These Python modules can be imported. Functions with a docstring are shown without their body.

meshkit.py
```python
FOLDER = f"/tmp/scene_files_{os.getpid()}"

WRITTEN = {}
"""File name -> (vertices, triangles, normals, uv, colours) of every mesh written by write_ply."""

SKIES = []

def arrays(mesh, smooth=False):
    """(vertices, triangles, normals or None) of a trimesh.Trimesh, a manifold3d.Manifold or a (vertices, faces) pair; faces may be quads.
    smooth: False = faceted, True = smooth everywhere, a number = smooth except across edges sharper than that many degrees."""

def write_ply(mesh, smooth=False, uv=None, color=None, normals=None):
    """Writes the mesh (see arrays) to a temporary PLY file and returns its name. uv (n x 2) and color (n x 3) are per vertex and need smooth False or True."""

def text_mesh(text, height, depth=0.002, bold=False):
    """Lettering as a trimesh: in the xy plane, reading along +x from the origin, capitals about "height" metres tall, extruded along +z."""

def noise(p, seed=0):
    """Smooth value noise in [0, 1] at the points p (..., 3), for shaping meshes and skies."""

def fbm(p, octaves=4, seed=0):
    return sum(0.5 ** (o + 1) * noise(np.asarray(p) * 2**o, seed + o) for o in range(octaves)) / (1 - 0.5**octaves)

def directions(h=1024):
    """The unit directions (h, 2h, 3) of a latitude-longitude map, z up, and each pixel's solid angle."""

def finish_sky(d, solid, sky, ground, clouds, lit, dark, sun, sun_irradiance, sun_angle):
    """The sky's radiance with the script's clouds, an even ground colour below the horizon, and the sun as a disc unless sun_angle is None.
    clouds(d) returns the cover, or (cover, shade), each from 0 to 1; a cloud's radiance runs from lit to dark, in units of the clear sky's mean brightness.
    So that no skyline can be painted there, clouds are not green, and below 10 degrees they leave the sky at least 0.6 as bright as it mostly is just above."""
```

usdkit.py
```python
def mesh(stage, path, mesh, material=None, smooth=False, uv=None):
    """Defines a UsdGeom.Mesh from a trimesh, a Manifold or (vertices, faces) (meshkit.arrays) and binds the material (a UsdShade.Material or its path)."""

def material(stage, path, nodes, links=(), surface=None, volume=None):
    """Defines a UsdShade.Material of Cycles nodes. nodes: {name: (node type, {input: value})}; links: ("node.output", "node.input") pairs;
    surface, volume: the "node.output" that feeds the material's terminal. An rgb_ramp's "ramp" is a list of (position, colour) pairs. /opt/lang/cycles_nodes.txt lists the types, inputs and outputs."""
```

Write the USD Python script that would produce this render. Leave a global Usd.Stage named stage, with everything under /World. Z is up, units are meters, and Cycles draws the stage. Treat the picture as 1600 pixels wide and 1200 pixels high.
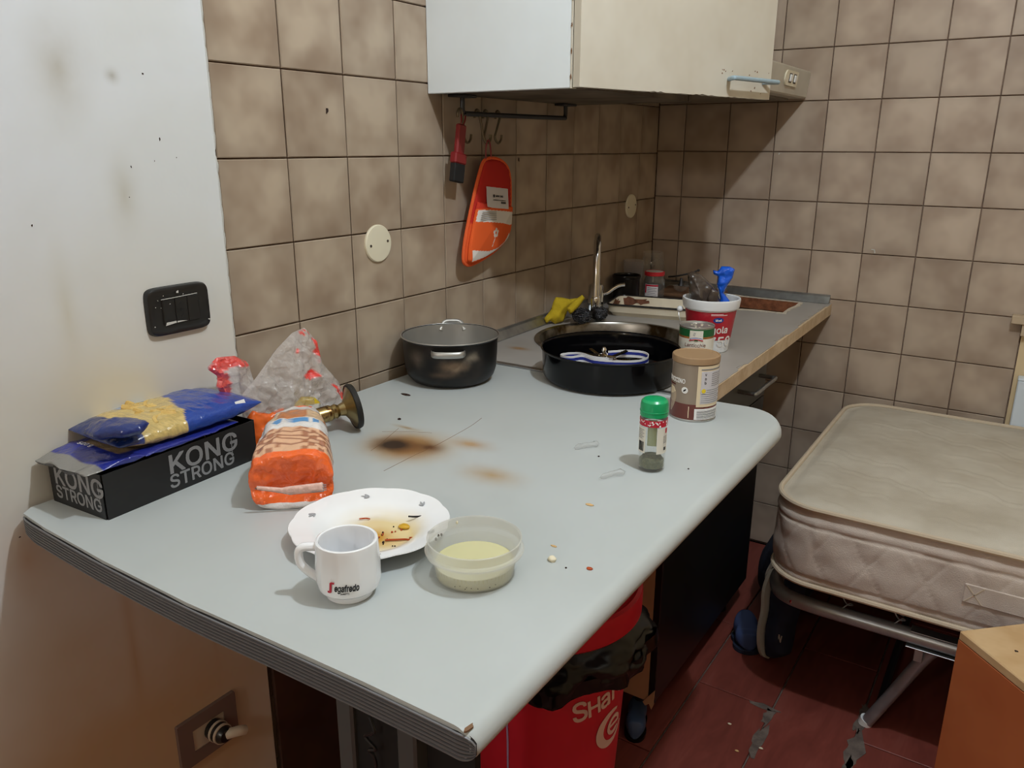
import math, numpy as np, trimesh, usdkit, meshkit
from pxr import Usd, UsdGeom, UsdLux, UsdShade, Gf, Sdf, Vt
from shapely.geometry import Polygon, Point, LineString, box as sbox
from shapely import affinity
from scipy.spatial import Delaunay

stage = Usd.Stage.CreateInMemory()
UsdGeom.SetStageUpAxis(stage, UsdGeom.Tokens.z)
UsdGeom.SetStageMetersPerUnit(stage, 1.0)
world = UsdGeom.Xform.Define(stage, '/World')
stage.SetDefaultPrim(world.GetPrim())
UsdGeom.Scope.Define(stage, '/World/Looks')
PI = math.pi

# ------------------------------------------------------------------ camera, lights, exposure
EXPOSURE = 0.55
LAMP = (1.22, -1.80, 2.47)          # bare bulb hanging in this room
LAMP_W = 33.5
LAMP2 = (0.60, -4.30, 1.95)         # second lamp at the far end of the room, behind the camera
LAMP2_W = 15.0
cam = UsdGeom.Camera.Define(stage, '/World/camera')
yaw, pitch, roll = -0.5834, 0.2910, 0.0030
_cy, _sy, _cp, _sp = math.cos(yaw), math.sin(yaw), math.cos(pitch), math.sin(pitch)
_f = np.array([_sy * _cp, _cy * _cp, -_sp]); _r = np.array([_cy, -_sy, 0.0]); _u = np.cross(_r, _f)
_rr = math.cos(roll) * _r + math.sin(roll) * _u; _uu = -math.sin(roll) * _r + math.cos(roll) * _u
CAM = np.array([1.1531, -2.6486, 1.3705])
cam.AddTransformOp().Set(Gf.Matrix4d(*_rr, 0, *_uu, 0, *(-_f), 0, *CAM, 1))
cam.CreateHorizontalApertureAttr(36.0); cam.CreateVerticalApertureAttr(27.0)
cam.CreateFocalLengthAttr(36.0 * 1240.7 / 1600)
cam.CreateClippingRangeAttr(Gf.Vec2f(0.05, 100))
cam.CreateExposureAttr(EXPOSURE)
for nm, pos, w, col, rad in (('bulb_light', LAMP, LAMP_W, (0.90, 1.0, 1.08), 0.03), ('far_light', LAMP2, LAMP2_W, (0.96, 0.97, 1.0), 0.06)):
    l = UsdLux.SphereLight.Define(stage, '/World/' + nm)
    l.CreateRadiusAttr(rad); l.CreateIntensityAttr(w / (4 * PI * PI * rad * rad)); l.CreateColorAttr(Gf.Vec3f(*col)); l.AddTranslateOp().Set(Gf.Vec3d(*pos))

# ------------------------------------------------------------------ helpers
def S(r, g, b):
    return tuple(((c / 255) / 12.92 if c <= 10 else ((c / 255 + .055) / 1.055) ** 2.4) for c in (r, g, b))

def rng(seed): return np.random.default_rng(seed)

names = {}
def numbered(parent, name):
    k = (parent, name); n = names.get(k, 0); names[k] = n + 1
    return name if n == 0 else '%s_%03d' % (name, n)

def settag(p, label=None, cat=None, group=None, kind=None):
    for k, v in (('label', label), ('category', cat), ('group', group), ('kind', kind)):
        if v: p.SetCustomDataByKey(k, v)

def add_mesh(path, mesh, mat, smooth=30, tint=None):
    if tint is not None and smooth is not False: smooth = True
    m = usdkit.mesh(stage, path, mesh, '/World/Looks/' + mat, smooth)
    if tint is not None:
        UsdGeom.PrimvarsAPI(m).CreatePrimvar('tint', Sdf.ValueTypeNames.Color3fArray, 'vertex').Set(Vt.Vec3fArray.FromNumpy(np.asarray(tint, np.float32)))
    return m.GetPrim()

def moved(mesh, M):
    if isinstance(mesh, tuple): v, f = mesh; return (np.asarray(v) @ M[:3, :3].T + M[:3, 3], f)
    m = mesh.copy(); m.apply_transform(M); return m

class Thing:
    def __init__(s, name, label, cat, loc=(0, 0, 0), rotz=0, group=None, kind=None):
        s.path = '/World/' + numbered('/World', name)
        x = UsdGeom.Xform.Define(stage, s.path); x.AddTranslateOp().Set(Gf.Vec3d(*map(float, loc)))
        if rotz: x.AddRotateZOp().Set(float(rotz))
        s.prim = x.GetPrim(); settag(s.prim, label, cat, group, kind)
        s.M = trimesh.transformations.translation_matrix(loc) @ trimesh.transformations.rotation_matrix(math.radians(rotz), [0, 0, 1])
        s.inv = np.linalg.inv(s.M)
    def add(s, name, mesh, mat, parent=None, world=False, smooth=30, tint=None, label=None, kind=None):
        base = s.path if parent is None else str(parent.GetPath())
        if world: mesh = moved(mesh, s.inv)
        p = add_mesh(base + '/' + numbered(base, name), mesh, mat, smooth, tint)
        settag(p, label, kind=kind); return p

def single(name, mesh, mat, label, cat, group=None, smooth=30, tint=None, kind=None):
    p = add_mesh('/World/' + numbered('/World', name), mesh, mat, smooth, tint)
    settag(p, label, cat, group, kind); return p

def copy_thing(src, name, label, loc, rotz=0, group=None):
    path = '/World/' + numbered('/World', name)
    x = UsdGeom.Xform.Define(stage, path)
    x.GetPrim().GetReferences().AddInternalReference(src.path)
    x.ClearXformOpOrder()
    x.GetPrim().SetInstanceable(True)
    t = x.GetPrim()
    xf = UsdGeom.Xformable(t); xf.ClearXformOpOrder()
    op = xf.AddTransformOp(opSuffix='place')
    M = trimesh.transformations.translation_matrix(loc) @ trimesh.transformations.rotation_matrix(math.radians(rotz), [0, 0, 1])
    op.Set(Gf.Matrix4d(*M.T.ravel().tolist()))
    was = src.prim.GetCustomData()
    settag(t, label, was['category'], group or was.get('group'))
    return t

# ---- meshes
cat_ = trimesh.util.concatenate
def T(x, y, z): return trimesh.transformations.translation_matrix((x, y, z))
def R(deg, ax): return trimesh.transformations.rotation_matrix(math.radians(deg), ax)
def bx(x0, x1, y0, y1, z0, z1, c=0.0):
    """box with chamfered edges"""
    if c <= 0:
        m = trimesh.creation.box([x1 - x0, y1 - y0, z1 - z0]); m.apply_translation([(x0 + x1) / 2, (y0 + y1) / 2, (z0 + z1) / 2]); return m
    p = []
    for sx in (0, 1):
        for sy in (0, 1):
            for sz in (0, 1):
                q = np.array([(x0, x1)[sx], (y0, y1)[sy], (z0, z1)[sz]]); d = np.array([1 - 2 * sx, 1 - 2 * sy, 1 - 2 * sz]) * c
                for k in range(3):
                    e = d.copy(); e[k] = 0; p.append(q + e)
    return trimesh.convex.convex_hull(np.array(p))

def lathe(prof, n=48, sides=None, close=True):
    """revolve (r, z) points about z; sides(theta, r, z) -> r changes the cross-section"""
    prof = np.asarray(prof, float); th = np.arange(n) * 2 * PI / n
    r = np.repeat(prof[:, :1], n, 1); z = np.repeat(prof[:, 1:], n, 1)
    if sides is not None: r = sides(np.repeat(th[None], len(prof), 0), r, z)
    v = np.stack([r * np.cos(th), r * np.sin(th), z], -1).reshape(-1, 3)
    i, j = np.meshgrid(np.arange(len(prof) - 1), np.arange(n), indexing='ij')
    a, b, c, d = i * n + j, i * n + (j + 1) % n, (i + 1) * n + (j + 1) % n, (i + 1) * n + j
    f = np.vstack([np.stack([a, b, c], -1).reshape(-1, 3), np.stack([a, c, d], -1).reshape(-1, 3)])
    m = trimesh.Trimesh(v, f, process=False); m.merge_vertices(); m.update_faces(m.nondegenerate_faces()); m.remove_unreferenced_vertices()
    return m

def tube(pts, r, n=10, closed=False, caps=True):
    p = np.asarray(pts, float); r = np.broadcast_to(r, (len(p),))
    if closed: t = np.roll(p, -1, 0) - np.roll(p, 1, 0)
    else: t = np.gradient(p, axis=0)
    t /= np.linalg.norm(t, axis=1, keepdims=True) + 1e-12
    a = np.cross(t[0], [0, 0, 1.0]); a = a if np.linalg.norm(a) > .1 else np.cross(t[0], [1.0, 0, 0]); A = []
    for k in range(len(p)):
        a = a - t[k] * (a @ t[k]); a /= np.linalg.norm(a); A.append(a)
    A = np.array(A); B = np.cross(t, A); th = np.arange(n) * 2 * PI / n
    v = (p[:, None] + r[:, None, None] * (np.cos(th)[None, :, None] * A[:, None] + np.sin(th)[None, :, None] * B[:, None])).reshape(-1, 3)
    m = len(p); f = []
    for i in range(m if closed else m - 1):
        for j in range(n):
            a0, b0, c0, d0 = i * n + j, i * n + (j + 1) % n, ((i + 1) % m) * n + (j + 1) % n, ((i + 1) % m) * n + j
            f += [[a0, b0, c0], [a0, c0, d0]]
    if caps and not closed:
        v = np.vstack([v, p[:1], p[-1:]])
        for j in range(n): f += [[len(v) - 2, (j + 1) % n, j], [len(v) - 1, (m - 1) * n + j, (m - 1) * n + (j + 1) % n]]
    tm = trimesh.Trimesh(v, f, process=False); tm.fix_normals() if False else None
    return tm

def curve(ctrl, n=40, closed=False):
    """Catmull-Rom through the control points"""
    P = np.asarray(ctrl, float); m = len(P); out = []
    segs = m if closed else m - 1
    for s in range(segs):
        p0, p1, p2, p3 = (P[(s - 1) % m] if closed or s > 0 else P[0] * 2 - P[1]), P[s % m], P[(s + 1) % m], (P[(s + 2) % m] if closed or s + 2 < m else P[-1] * 2 - P[-2])
        k = max(2, n // segs)
        for t in np.arange(k) / k:
            out.append(.5 * ((2 * p1) + (-p0 + p2) * t + (2 * p0 - 5 * p1 + 4 * p2 - p3) * t * t + (-p0 + 3 * p1 - 3 * p2 + p3) * t ** 3))
    if not closed: out.append(P[-1])
    return np.array(out)

def prism(poly, h, z=0.0):
    ms = [trimesh.creation.extrude_polygon(g, h, engine='earcut') for g in getattr(poly, 'geoms', [poly]) if g.area > 1e-9]
    m = cat_(ms); m.apply_translation([0, 0, z]); return m

def basis(o, ex, ey):
    ex = np.asarray(ex, float); ex = ex / np.linalg.norm(ex); ey = np.asarray(ey, float); ey = ey - ex * (ex @ ey); ey /= np.linalg.norm(ey)
    M = np.eye(4); M[:3, 0] = ex; M[:3, 1] = ey; M[:3, 2] = np.cross(ex, ey); M[:3, 3] = o; return M

def text(s, h, depth=.0004, bold=False, sx=1.0, shear=0.0, center=False):
    m = meshkit.text_mesh(s, h, depth, bold)
    v = np.array(m.vertices); v[:, 0] = v[:, 0] * sx + v[:, 1] * shear; m.vertices = v
    if center: m.apply_translation([-m.bounds[:, 0].mean(), -m.bounds[:, 1].mean(), 0])
    return m

def wrap(mesh, r, a0, z0=0.0, cone=0.0):
    """bend a mesh lying in the xy plane around a cylinder: x along the circumference from angle a0 (degrees), y up"""
    v = np.array(mesh.vertices); a = math.radians(a0) + v[:, 0] / r; rad = r + cone * (v[:, 1] + z0) + v[:, 2]
    m = mesh.copy(); m.vertices = np.stack([rad * np.cos(a), rad * np.sin(a), v[:, 1] + z0], 1); return m

def patch(r, a0, a1, z0, z1, n=14, t=.0005, r1=None):
    """curved label: thin closed shell on a cylinder or cone (r at z0, r1 at z1), angles in degrees"""
    r1 = r if r1 is None else r1; th = np.radians(np.linspace(a0, a1, n + 1)); v = []
    for dr in (0, t):
        for zz, rr in ((z0, r), (z1, r1)): v.append(np.stack([(rr + dr) * np.cos(th), (rr + dr) * np.sin(th), np.full(n + 1, zz)], 1))
    v = np.vstack(v); N = n + 1; f = []
    for i in range(n):
        a, b, c, d = 2 * N + i, 2 * N + i + 1, 3 * N + i + 1, 3 * N + i
        f += [[a, b, c], [a, c, d]]
        f += [[i, i + N, i + N + 1], [i, i + N + 1, i + 1], [i, i + 1, b], [i, b, a], [i + N, d, c], [i + N, c, i + N + 1]]
    f += [[0, 2 * N, 3 * N], [0, 3 * N, N], [n, n + N, 3 * N + n], [n, 3 * N + n, 2 * N + n]]
    return trimesh.Trimesh(v, f, process=False)

def flatpatch(poly, M, t=.0005):
    return moved(prism(poly, t), M)

def inflate(poly, thick, M, res=.005, back=1.0, noise_amp=0.0, noise_scale=40, seed=0, power=.5, minthick=.0015):
    """pillow: polygon in the xy plane of M, swollen along +-z; returns mesh, uv of its vertices and front mask"""
    poly = Polygon(poly) if not isinstance(poly, Polygon) else poly
    L = poly.exterior.length; nb = int(L / res); bpts = np.array([poly.exterior.interpolate(i / nb, normalized=True).coords[0] for i in range(nb)])
    x0, y0, x1, y1 = poly.bounds
    gx, gy = np.meshgrid(np.arange(x0, x1, res), np.arange(y0, y1, res * .87)); gx = gx + (np.arange(gx.shape[0]) % 2)[:, None] * res / 2
    g = np.stack([gx.ravel(), gy.ravel()], 1); inner = poly.buffer(-res * .55)
    g = g[[inner.contains(Point(q)) for q in g]]
    P = np.vstack([bpts, g]); tri = Delaunay(P).simplices
    cen = P[tri].mean(1); tri = tri[[poly.contains(Point(q)) for q in cen]]
    d1, d2 = P[tri[:, 1]] - P[tri[:, 0]], P[tri[:, 2]] - P[tri[:, 0]]
    flip = (d1[:, 0] * d2[:, 1] - d1[:, 1] * d2[:, 0]) < 0; tri[flip] = tri[flip][:, ::-1]
    ext = poly.exterior; dist = np.array([ext.distance(Point(q)) for q in P]); dm = dist.max()
    t = (dist / dm) ** power * thick / 2 + minthick * (dist > 1e-7)
    n1 = (meshkit.fbm(np.c_[P * noise_scale, np.zeros(len(P))], 3, seed) - .5) * 2 * noise_amp * np.minimum(1, dist / (dm * .25))
    n2 = (meshkit.fbm(np.c_[P * noise_scale, np.full(len(P), 7.3)], 3, seed + 5) - .5) * 2 * noise_amp * np.minimum(1, dist / (dm * .25))
    top = np.c_[P, np.maximum(t + n1, minthick * (dist > 1e-7))]; bot = np.c_[P, np.minimum(-(t + n2) * back, -minthick * (dist > 1e-7))]
    nbd = len(bpts); idx = np.arange(len(P)); bi = np.where(idx < nbd, idx, idx + len(P) - nbd)
    v = np.vstack([top, bot[nbd:]]); f = np.vstack([tri, bi[tri][:, ::-1]])
    m = trimesh.Trimesh(v, f, process=False); m.apply_transform(M)
    uv = np.vstack([P, P[nbd:]]); front = np.r_[np.ones(len(P), bool), np.zeros(len(P) - nbd, bool)]
    return m, uv, front

def rough_poly(cx, cy, r, n=14, amp=.3, seed=0, sx=1.0, sy=1.0):
    g = rng(seed); th = np.sort(g.uniform(0, 2 * PI, n)); rr = r * (1 + amp * g.uniform(-1, 1, n))
    return Polygon(np.stack([cx + rr * np.cos(th) * sx, cy + rr * np.sin(th) * sy], 1)).buffer(0)

def blob(r, seed, amp=.3, scale=(1, 1, 1), sub=2):
    m = trimesh.creation.icosphere(sub, 1.0); v = np.array(m.vertices)
    v *= (1 + amp * 2 * (meshkit.fbm(v * 1.7 + seed * 3.1, 3, seed) - .5))[:, None]
    m.vertices = v * r * np.array(scale); return m

# ---- materials
def look(name, nodes, links, surface): usdkit.material(stage, '/World/Looks/' + name, nodes, links, surface=surface)

def plain(name, rgb, rough=.5, metal=0.0, spec=.5, var=None, bump=None, coat=0.0, extra=None):
    """principled with optional colour variation var=(scale, rgb2[, detail, lo, hi]) and relief bump=(scale, distance)"""
    n = {'p': ('principled_bsdf', dict(base_color=S(*rgb), roughness=rough, metallic=metal, specular_ior_level=spec, coat_weight=coat, **(extra or {}))), 'g': ('geometry', {})}
    l = []
    if var:
        sc, c2 = var[:2]; det = var[2] if len(var) > 2 else 3; lo, hi = (var[3], var[4]) if len(var) > 4 else (.35, .65)
        n['nz'] = ('noise_texture', dict(scale=sc, detail=det, roughness=.55)); n['rp'] = ('rgb_ramp', dict(ramp=[(0, S(*rgb)), (lo, S(*rgb)), (hi, S(*c2)), (1, S(*c2))]))
        l += [('g.position', 'nz.vector'), ('nz.fac', 'rp.fac'), ('rp.color', 'p.base_color')]
    if bump:
        n['bn'] = ('noise_texture', dict(scale=bump[0], detail=3)); n['bp'] = ('bump', dict(strength=1.0, distance=bump[1]))
        l += [('g.position', 'bn.vector'), ('bn.fac', 'bp.height'), ('bp.normal', 'p.normal')]
    look(name, n, l, 'p.BSDF')

def tinted(name, rough=.35, spec=.5, coat=0.0, bump=None, metal=0.0):
    n = {'a': ('attribute', dict(attribute='tint')), 'p': ('principled_bsdf', dict(roughness=rough, specular_ior_level=spec, coat_weight=coat, coat_roughness=.12, metallic=metal)), 'g': ('geometry', {})}
    l = [('a.color', 'p.base_color')]
    if bump:
        n['bn'] = ('noise_texture', dict(scale=bump[0], detail=3)); n['bp'] = ('bump', dict(strength=1.0, distance=bump[1]))
        l += [('g.position', 'bn.vector'), ('bn.fac', 'bp.height'), ('bp.normal', 'p.normal')]
    look(name, n, l, 'p.BSDF')

def clear(name, tint=(1, 1, 1), haze=0.0, hazecol=(230, 230, 228), gloss=.55, rough=.05):
    """thin clear wall: transparent, a share of milky diffuse, and a gloss that grows at grazing angles"""
    n = {'t': ('transparent_bsdf', dict(color=tint)), 'd': ('diffuse_bsdf', dict(color=S(*hazecol))), 'tl': ('translucent_bsdf', dict(color=S(*hazecol))), 'dm': ('mix_closure', dict(fac=.5)),
         'm1': ('mix_closure', dict(fac=haze)), 'gl': ('glossy_bsdf', dict(color=(1, 1, 1), roughness=rough)), 'lw': ('layer_weight', dict(blend=.5)), 'pw': ('math', dict(math_type='power', value2=4.0)), 'ma': ('math', dict(math_type='multiply_add', value2=gloss, value3=.035)), 'm2': ('mix_closure', {})}
    l = [('d.BSDF', 'dm.closure1'), ('tl.BSDF', 'dm.closure2'), ('t.BSDF', 'm1.closure1'), ('dm.closure', 'm1.closure2'), ('lw.facing', 'pw.value1'), ('pw.value', 'ma.value1'), ('ma.value', 'm2.fac'), ('m1.closure', 'm2.closure1'), ('gl.BSDF', 'm2.closure2')]
    look(name, n, l, 'm2.closure')

# ------------------------------------------------------------------ materials
def tile_look(name, light, dark, scale):
    look(name, {'g': ('geometry', {}), 'o': ('object_info', {}), 'w': ('math', dict(math_type='multiply', value2=37.0)),
        'nz': ('noise_texture', dict(dimensions='4D', scale=scale, detail=2.5, roughness=.5)),
        'rp': ('rgb_ramp', dict(ramp=[(0, S(*dark)), (.32, S(*dark)), (.62, S(*light)), (1, S(*light))])),
        'e': ('attribute', dict(attribute='tint')), 'n2': ('noise_texture', dict(dimensions='4D', scale=scale * .6, detail=1)), 'em': ('math', dict(math_type='multiply')),
        'em2': ('math', dict(math_type='multiply', value2=.5, use_clamp=True)),
        'mx': ('mix', dict(mix_type='mix', color2=S(*[int(c * .82) for c in dark]))),
        'hv': ('hsv', dict(saturation=1.0)), 'hr': ('map_range', dict(to_min=.93, to_max=1.06)),
        'bn': ('noise_texture', dict(scale=70, detail=2)), 'bp': ('bump', dict(strength=.25, distance=.0006)),
        'p': ('principled_bsdf', dict(roughness=.42, specular_ior_level=.35))},
        [('o.random', 'w.value1'), ('g.position', 'nz.vector'), ('w.value', 'nz.w'), ('nz.fac', 'rp.fac'), ('g.position', 'n2.vector'), ('w.value', 'n2.w'), ('e.fac', 'em.value1'), ('n2.fac', 'em.value2'),
         ('em.value', 'em2.value1'), ('em2.value', 'mx.fac'), ('rp.color', 'mx.color1'), ('mx.color', 'hv.color'), ('o.random', 'hr.value'), ('hr.result', 'hv.value'), ('hv.color', 'p.base_color'),
         ('g.position', 'bn.vector'), ('bn.fac', 'bp.height'), ('bp.normal', 'p.normal')], 'p.BSDF')
tile_look('tile_left', (182, 165, 145), (149, 129, 110), 10)
tile_look('tile_back', (190, 172, 154), (160, 140, 123), 9)
plain('grout', (96, 74, 62), .9, var=(20, (128, 108, 94)))
plain('wall_paint', (212, 190, 152), .8, var=(2, (204, 180, 140)))
plain('ceiling_paint', (222, 218, 206), .9)

def blobmask(nodes, links, k, centre, radii, sharp=1.0, wobble=.35, wscale=12):
    """adds a soft ellipsoidal mask around a world point, its rim broken by noise; returns the output name"""
    nodes['mp%d' % k] = ('mapping', dict(mapping_type='point', location=tuple(-c / r for c, r in zip(centre, radii)), scale=tuple(1 / r for r in radii)))
    nodes['gr%d' % k] = ('gradient_texture', dict(gradient_type='spherical'))
    nodes['bn%d' % k] = ('noise_texture', dict(scale=wscale, detail=4)); nodes['sb%d' % k] = ('math', dict(math_type='multiply_add', value2=wobble * 2, value3=-wobble))
    nodes['ad%d' % k] = ('math', dict(math_type='add')); nodes['ml%d' % k] = ('math', dict(math_type='multiply', use_clamp=True)); nodes['sc%d' % k] = ('math', dict(math_type='multiply', value2=sharp, use_clamp=True))
    links += [('g.position', 'mp%d.vector' % k), ('mp%d.vector' % k, 'gr%d.vector' % k), ('g.position', 'bn%d.vector' % k), ('bn%d.fac' % k, 'sb%d.value1' % k), ('gr%d.fac' % k, 'ad%d.value1' % k), ('sb%d.value' % k, 'ad%d.value2' % k),
              ('ad%d.value' % k, 'ml%d.value1' % k), ('gr%d.fac' % k, 'ml%d.value2' % k), ('ml%d.value' % k, 'sc%d.value1' % k)]
    return 'sc%d.value' % k

def stained(name, base, base2, bscale, stains, rough=.5, spec=.4, bump=None, lo=.4, hi=.62):
    """surface with stains that have a place and shape of their own: (centre, radii, colour, sharp, wobble, wscale)"""
    n = {'g': ('geometry', {}), 'nz': ('noise_texture', dict(scale=bscale, detail=4)), 'rp': ('rgb_ramp', dict(ramp=[(0, S(*base)), (lo, S(*base)), (hi, S(*base2)), (1, S(*base2))])), 'p': ('principled_bsdf', dict(roughness=rough, specular_ior_level=spec))}
    l = [('g.position', 'nz.vector'), ('nz.fac', 'rp.fac')]; cur = 'rp.color'
    for k, (c, r, col, sh, wo, ws) in enumerate(stains):
        o = blobmask(n, l, k, c, r, sh, wo, ws); n['mx%d' % k] = ('mix', dict(mix_type='mix', color2=S(*col))); l += [(o, 'mx%d.fac' % k), (cur, 'mx%d.color1' % k)]; cur = 'mx%d.color' % k
    l.append((cur, 'p.base_color'))
    if bump:
        n['bbn'] = ('noise_texture', dict(scale=bump[0], detail=4)); n['bbp'] = ('bump', dict(strength=1.0, distance=bump[1])); l += [('g.position', 'bbn.vector'), ('bbn.fac', 'bbp.height'), ('bbp.normal', 'p.normal')]
    look(name, n, l, 'p.BSDF')
stained('plaster', (219, 222, 226), (214, 216, 216), 3.5, [
    ((.012, -2.03, 1.47), (.06, .065, .11), (192, 189, 182), 1.0, .4, 22), ((.012, -1.955, 1.465), (.03, .018, .018), (184, 182, 176), 1.2, .3, 40),
    ((.012, -1.96, 1.30), (.03, .04, .09), (190, 186, 174), .8, .4, 20), ((.012, -2.07, 1.14), (.03, .03, .16), (196, 190, 172), .7, .3, 10),
    ((.012, -1.94, .99), (.04, .16, .06), (208, 190, 158), .8, .35, 14), ((.012, -2.18, .80), (.05, .06, .12), (198, 170, 150), .8, .4, 14),
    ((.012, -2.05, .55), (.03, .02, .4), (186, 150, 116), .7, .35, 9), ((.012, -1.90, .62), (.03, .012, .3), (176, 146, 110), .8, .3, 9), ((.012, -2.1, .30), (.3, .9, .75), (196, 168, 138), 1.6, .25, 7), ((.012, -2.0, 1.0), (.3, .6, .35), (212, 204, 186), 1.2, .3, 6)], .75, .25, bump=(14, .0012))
stained('laminate', (188, 193, 193), (182, 187, 186), 3, [
    ((.305, -1.690, .88), (.125, .110, .09), (178, 150, 108), 2.0, .18, 22), ((.300, -1.694, .88), (.105, .078, .09), (146, 102, 60), 1.9, .2, 30),
    ((.283, -1.698, .88), (.062, .052, .09), (50, 34, 26), 1.9, .2, 40), ((.340, -1.674, .88), (.050, .042, .09), (96, 62, 38), 1.3, .25, 40),
    ((.388, -1.622, .88), (.07, .04, .09), (178, 150, 118), 1.2, .3, 40), ((.497, -1.712, .88), (.09, .055, .09), (174, 148, 112), 1.0, .3, 30),
    ((.245, -1.62, .88), (.05, .012, .05), (160, 128, 80), 1.0, .4, 40)], .38, .4)
stained('counter_laminate', (168, 163, 158), (158, 152, 146), 5, [((.10, -1.02, .884), (.05, .025, .03), (150, 118, 84), 1.5, .4, 40), ((.11, -.78, .885), (.07, .05, .03), (110, 86, 54), 1.2, .5, 30), ((.2, -.3, .889), (.25, .2, .04), (116, 98, 82), 1.0, .4, 12)], .4, .4)
plain('strip_grey', (50, 49, 51), .5, var=(30, (42, 41, 42)))
plain('strip_rib', (104, 103, 105), .4)
plain('chipboard', (206, 184, 154), .85, var=(22, (186, 160, 128)), bump=(160, .0005))
plain('shade_brown', (70, 46, 34), .6, var=(8, (56, 36, 27)))  # deep under-table shade put into the brown of an added board
plain('chipboard_raw', (152, 94, 62), .9, var=(50, (110, 64, 40)), bump=(120, .0012))
plain('broken_edge', (206, 194, 176), .9, bump=(120, .001))
plain('aluminium', (176, 178, 178), .35, .9, var=(14, (140, 140, 138)))
plain('cabinet_white', (230, 239, 245), .45, var=(6, (226, 234, 238)))
plain('cabinet_cream', (210, 204, 190), .5, var=(8, (202, 194, 178)))
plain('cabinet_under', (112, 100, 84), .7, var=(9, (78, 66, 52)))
plain('brown_edge', (120, 88, 62), .8)
plain('handle_blue', (150, 172, 184), .35)
plain('hood_cream', (196, 190, 176), .45, var=(7, (184, 177, 162)))
plain('hood_dark', (120, 110, 94), .6)
plain('plastic_cream', (226, 218, 194), .4)
plain('plastic_white', (232, 234, 234), .35)
plain('screw_dark', (66, 58, 48), .5)
plain('black_plastic', (24, 24, 25), .28, var=(40, (30, 30, 31)))
plain('black_slot', (8, 8, 8), .6)
plain('paint_fleck', (196, 194, 188), .7)
plain('plate_mauve', (118, 98, 92), .5)
plain('plug_white', (196, 182, 164), .5)
plain('black_panel', (22, 22, 23), .35, var=(6, (28, 27, 27)))
plain('drawer_grey', (72, 71, 69), .45)
plain('panel_beige', (196, 158, 126), .6, var=(6, (182, 142, 110)))
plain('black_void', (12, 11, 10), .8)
plain('steel', (196, 196, 193), .42, .85, var=(6, (172, 171, 168)))
plain('steel_stained', (160, 156, 148), .34, 1.0, var=(14, (70, 56, 36), 3, .45, .62))
plain('chrome', (210, 212, 214), .08, 1.0)
plain('galvanised', (176, 180, 184), .34, .6, var=(12, (150, 154, 158)))
plain('dark_steel', (70, 70, 72), .45, .7)
plain('hook_brown', (110, 98, 78), .45, .7)
plain('post_grey', (82, 84, 84), .45, .3)
plain('red_handle', (132, 30, 34), .4)
plain('bristle', (22, 20, 20), .8)
stained('pot_black', (15, 13, 12), (38, 31, 27), 24, [((.185, -1.40, .932), (.050, .050, .022), (128, 108, 88), 1.7, .5, 55), ((.105, -1.425, .945), (.035, .035, .03), (104, 92, 82), 1.1, .6, 40), ((.21, -1.37, .95), (.03, .035, .018), (140, 128, 112), 1.0, .6, 70), ((.16, -1.40, .915), (.06, .05, .012), (92, 74, 58), 1.0, .6, 50)], .42, .4, lo=.5, hi=.7)
plain('food_brown', (170, 112, 54), .6, var=(60, (120, 70, 34)))
plain('tin_black', (8, 8, 10), .1, .0, .28)
plain('ribbon_blue', (34, 48, 140), .6)
plain('ribbon_white', (226, 226, 228), .6)
plain('brass', (168, 146, 98), .28, 1.0, var=(60, (84, 56, 34), 5, .48, .6))
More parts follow.
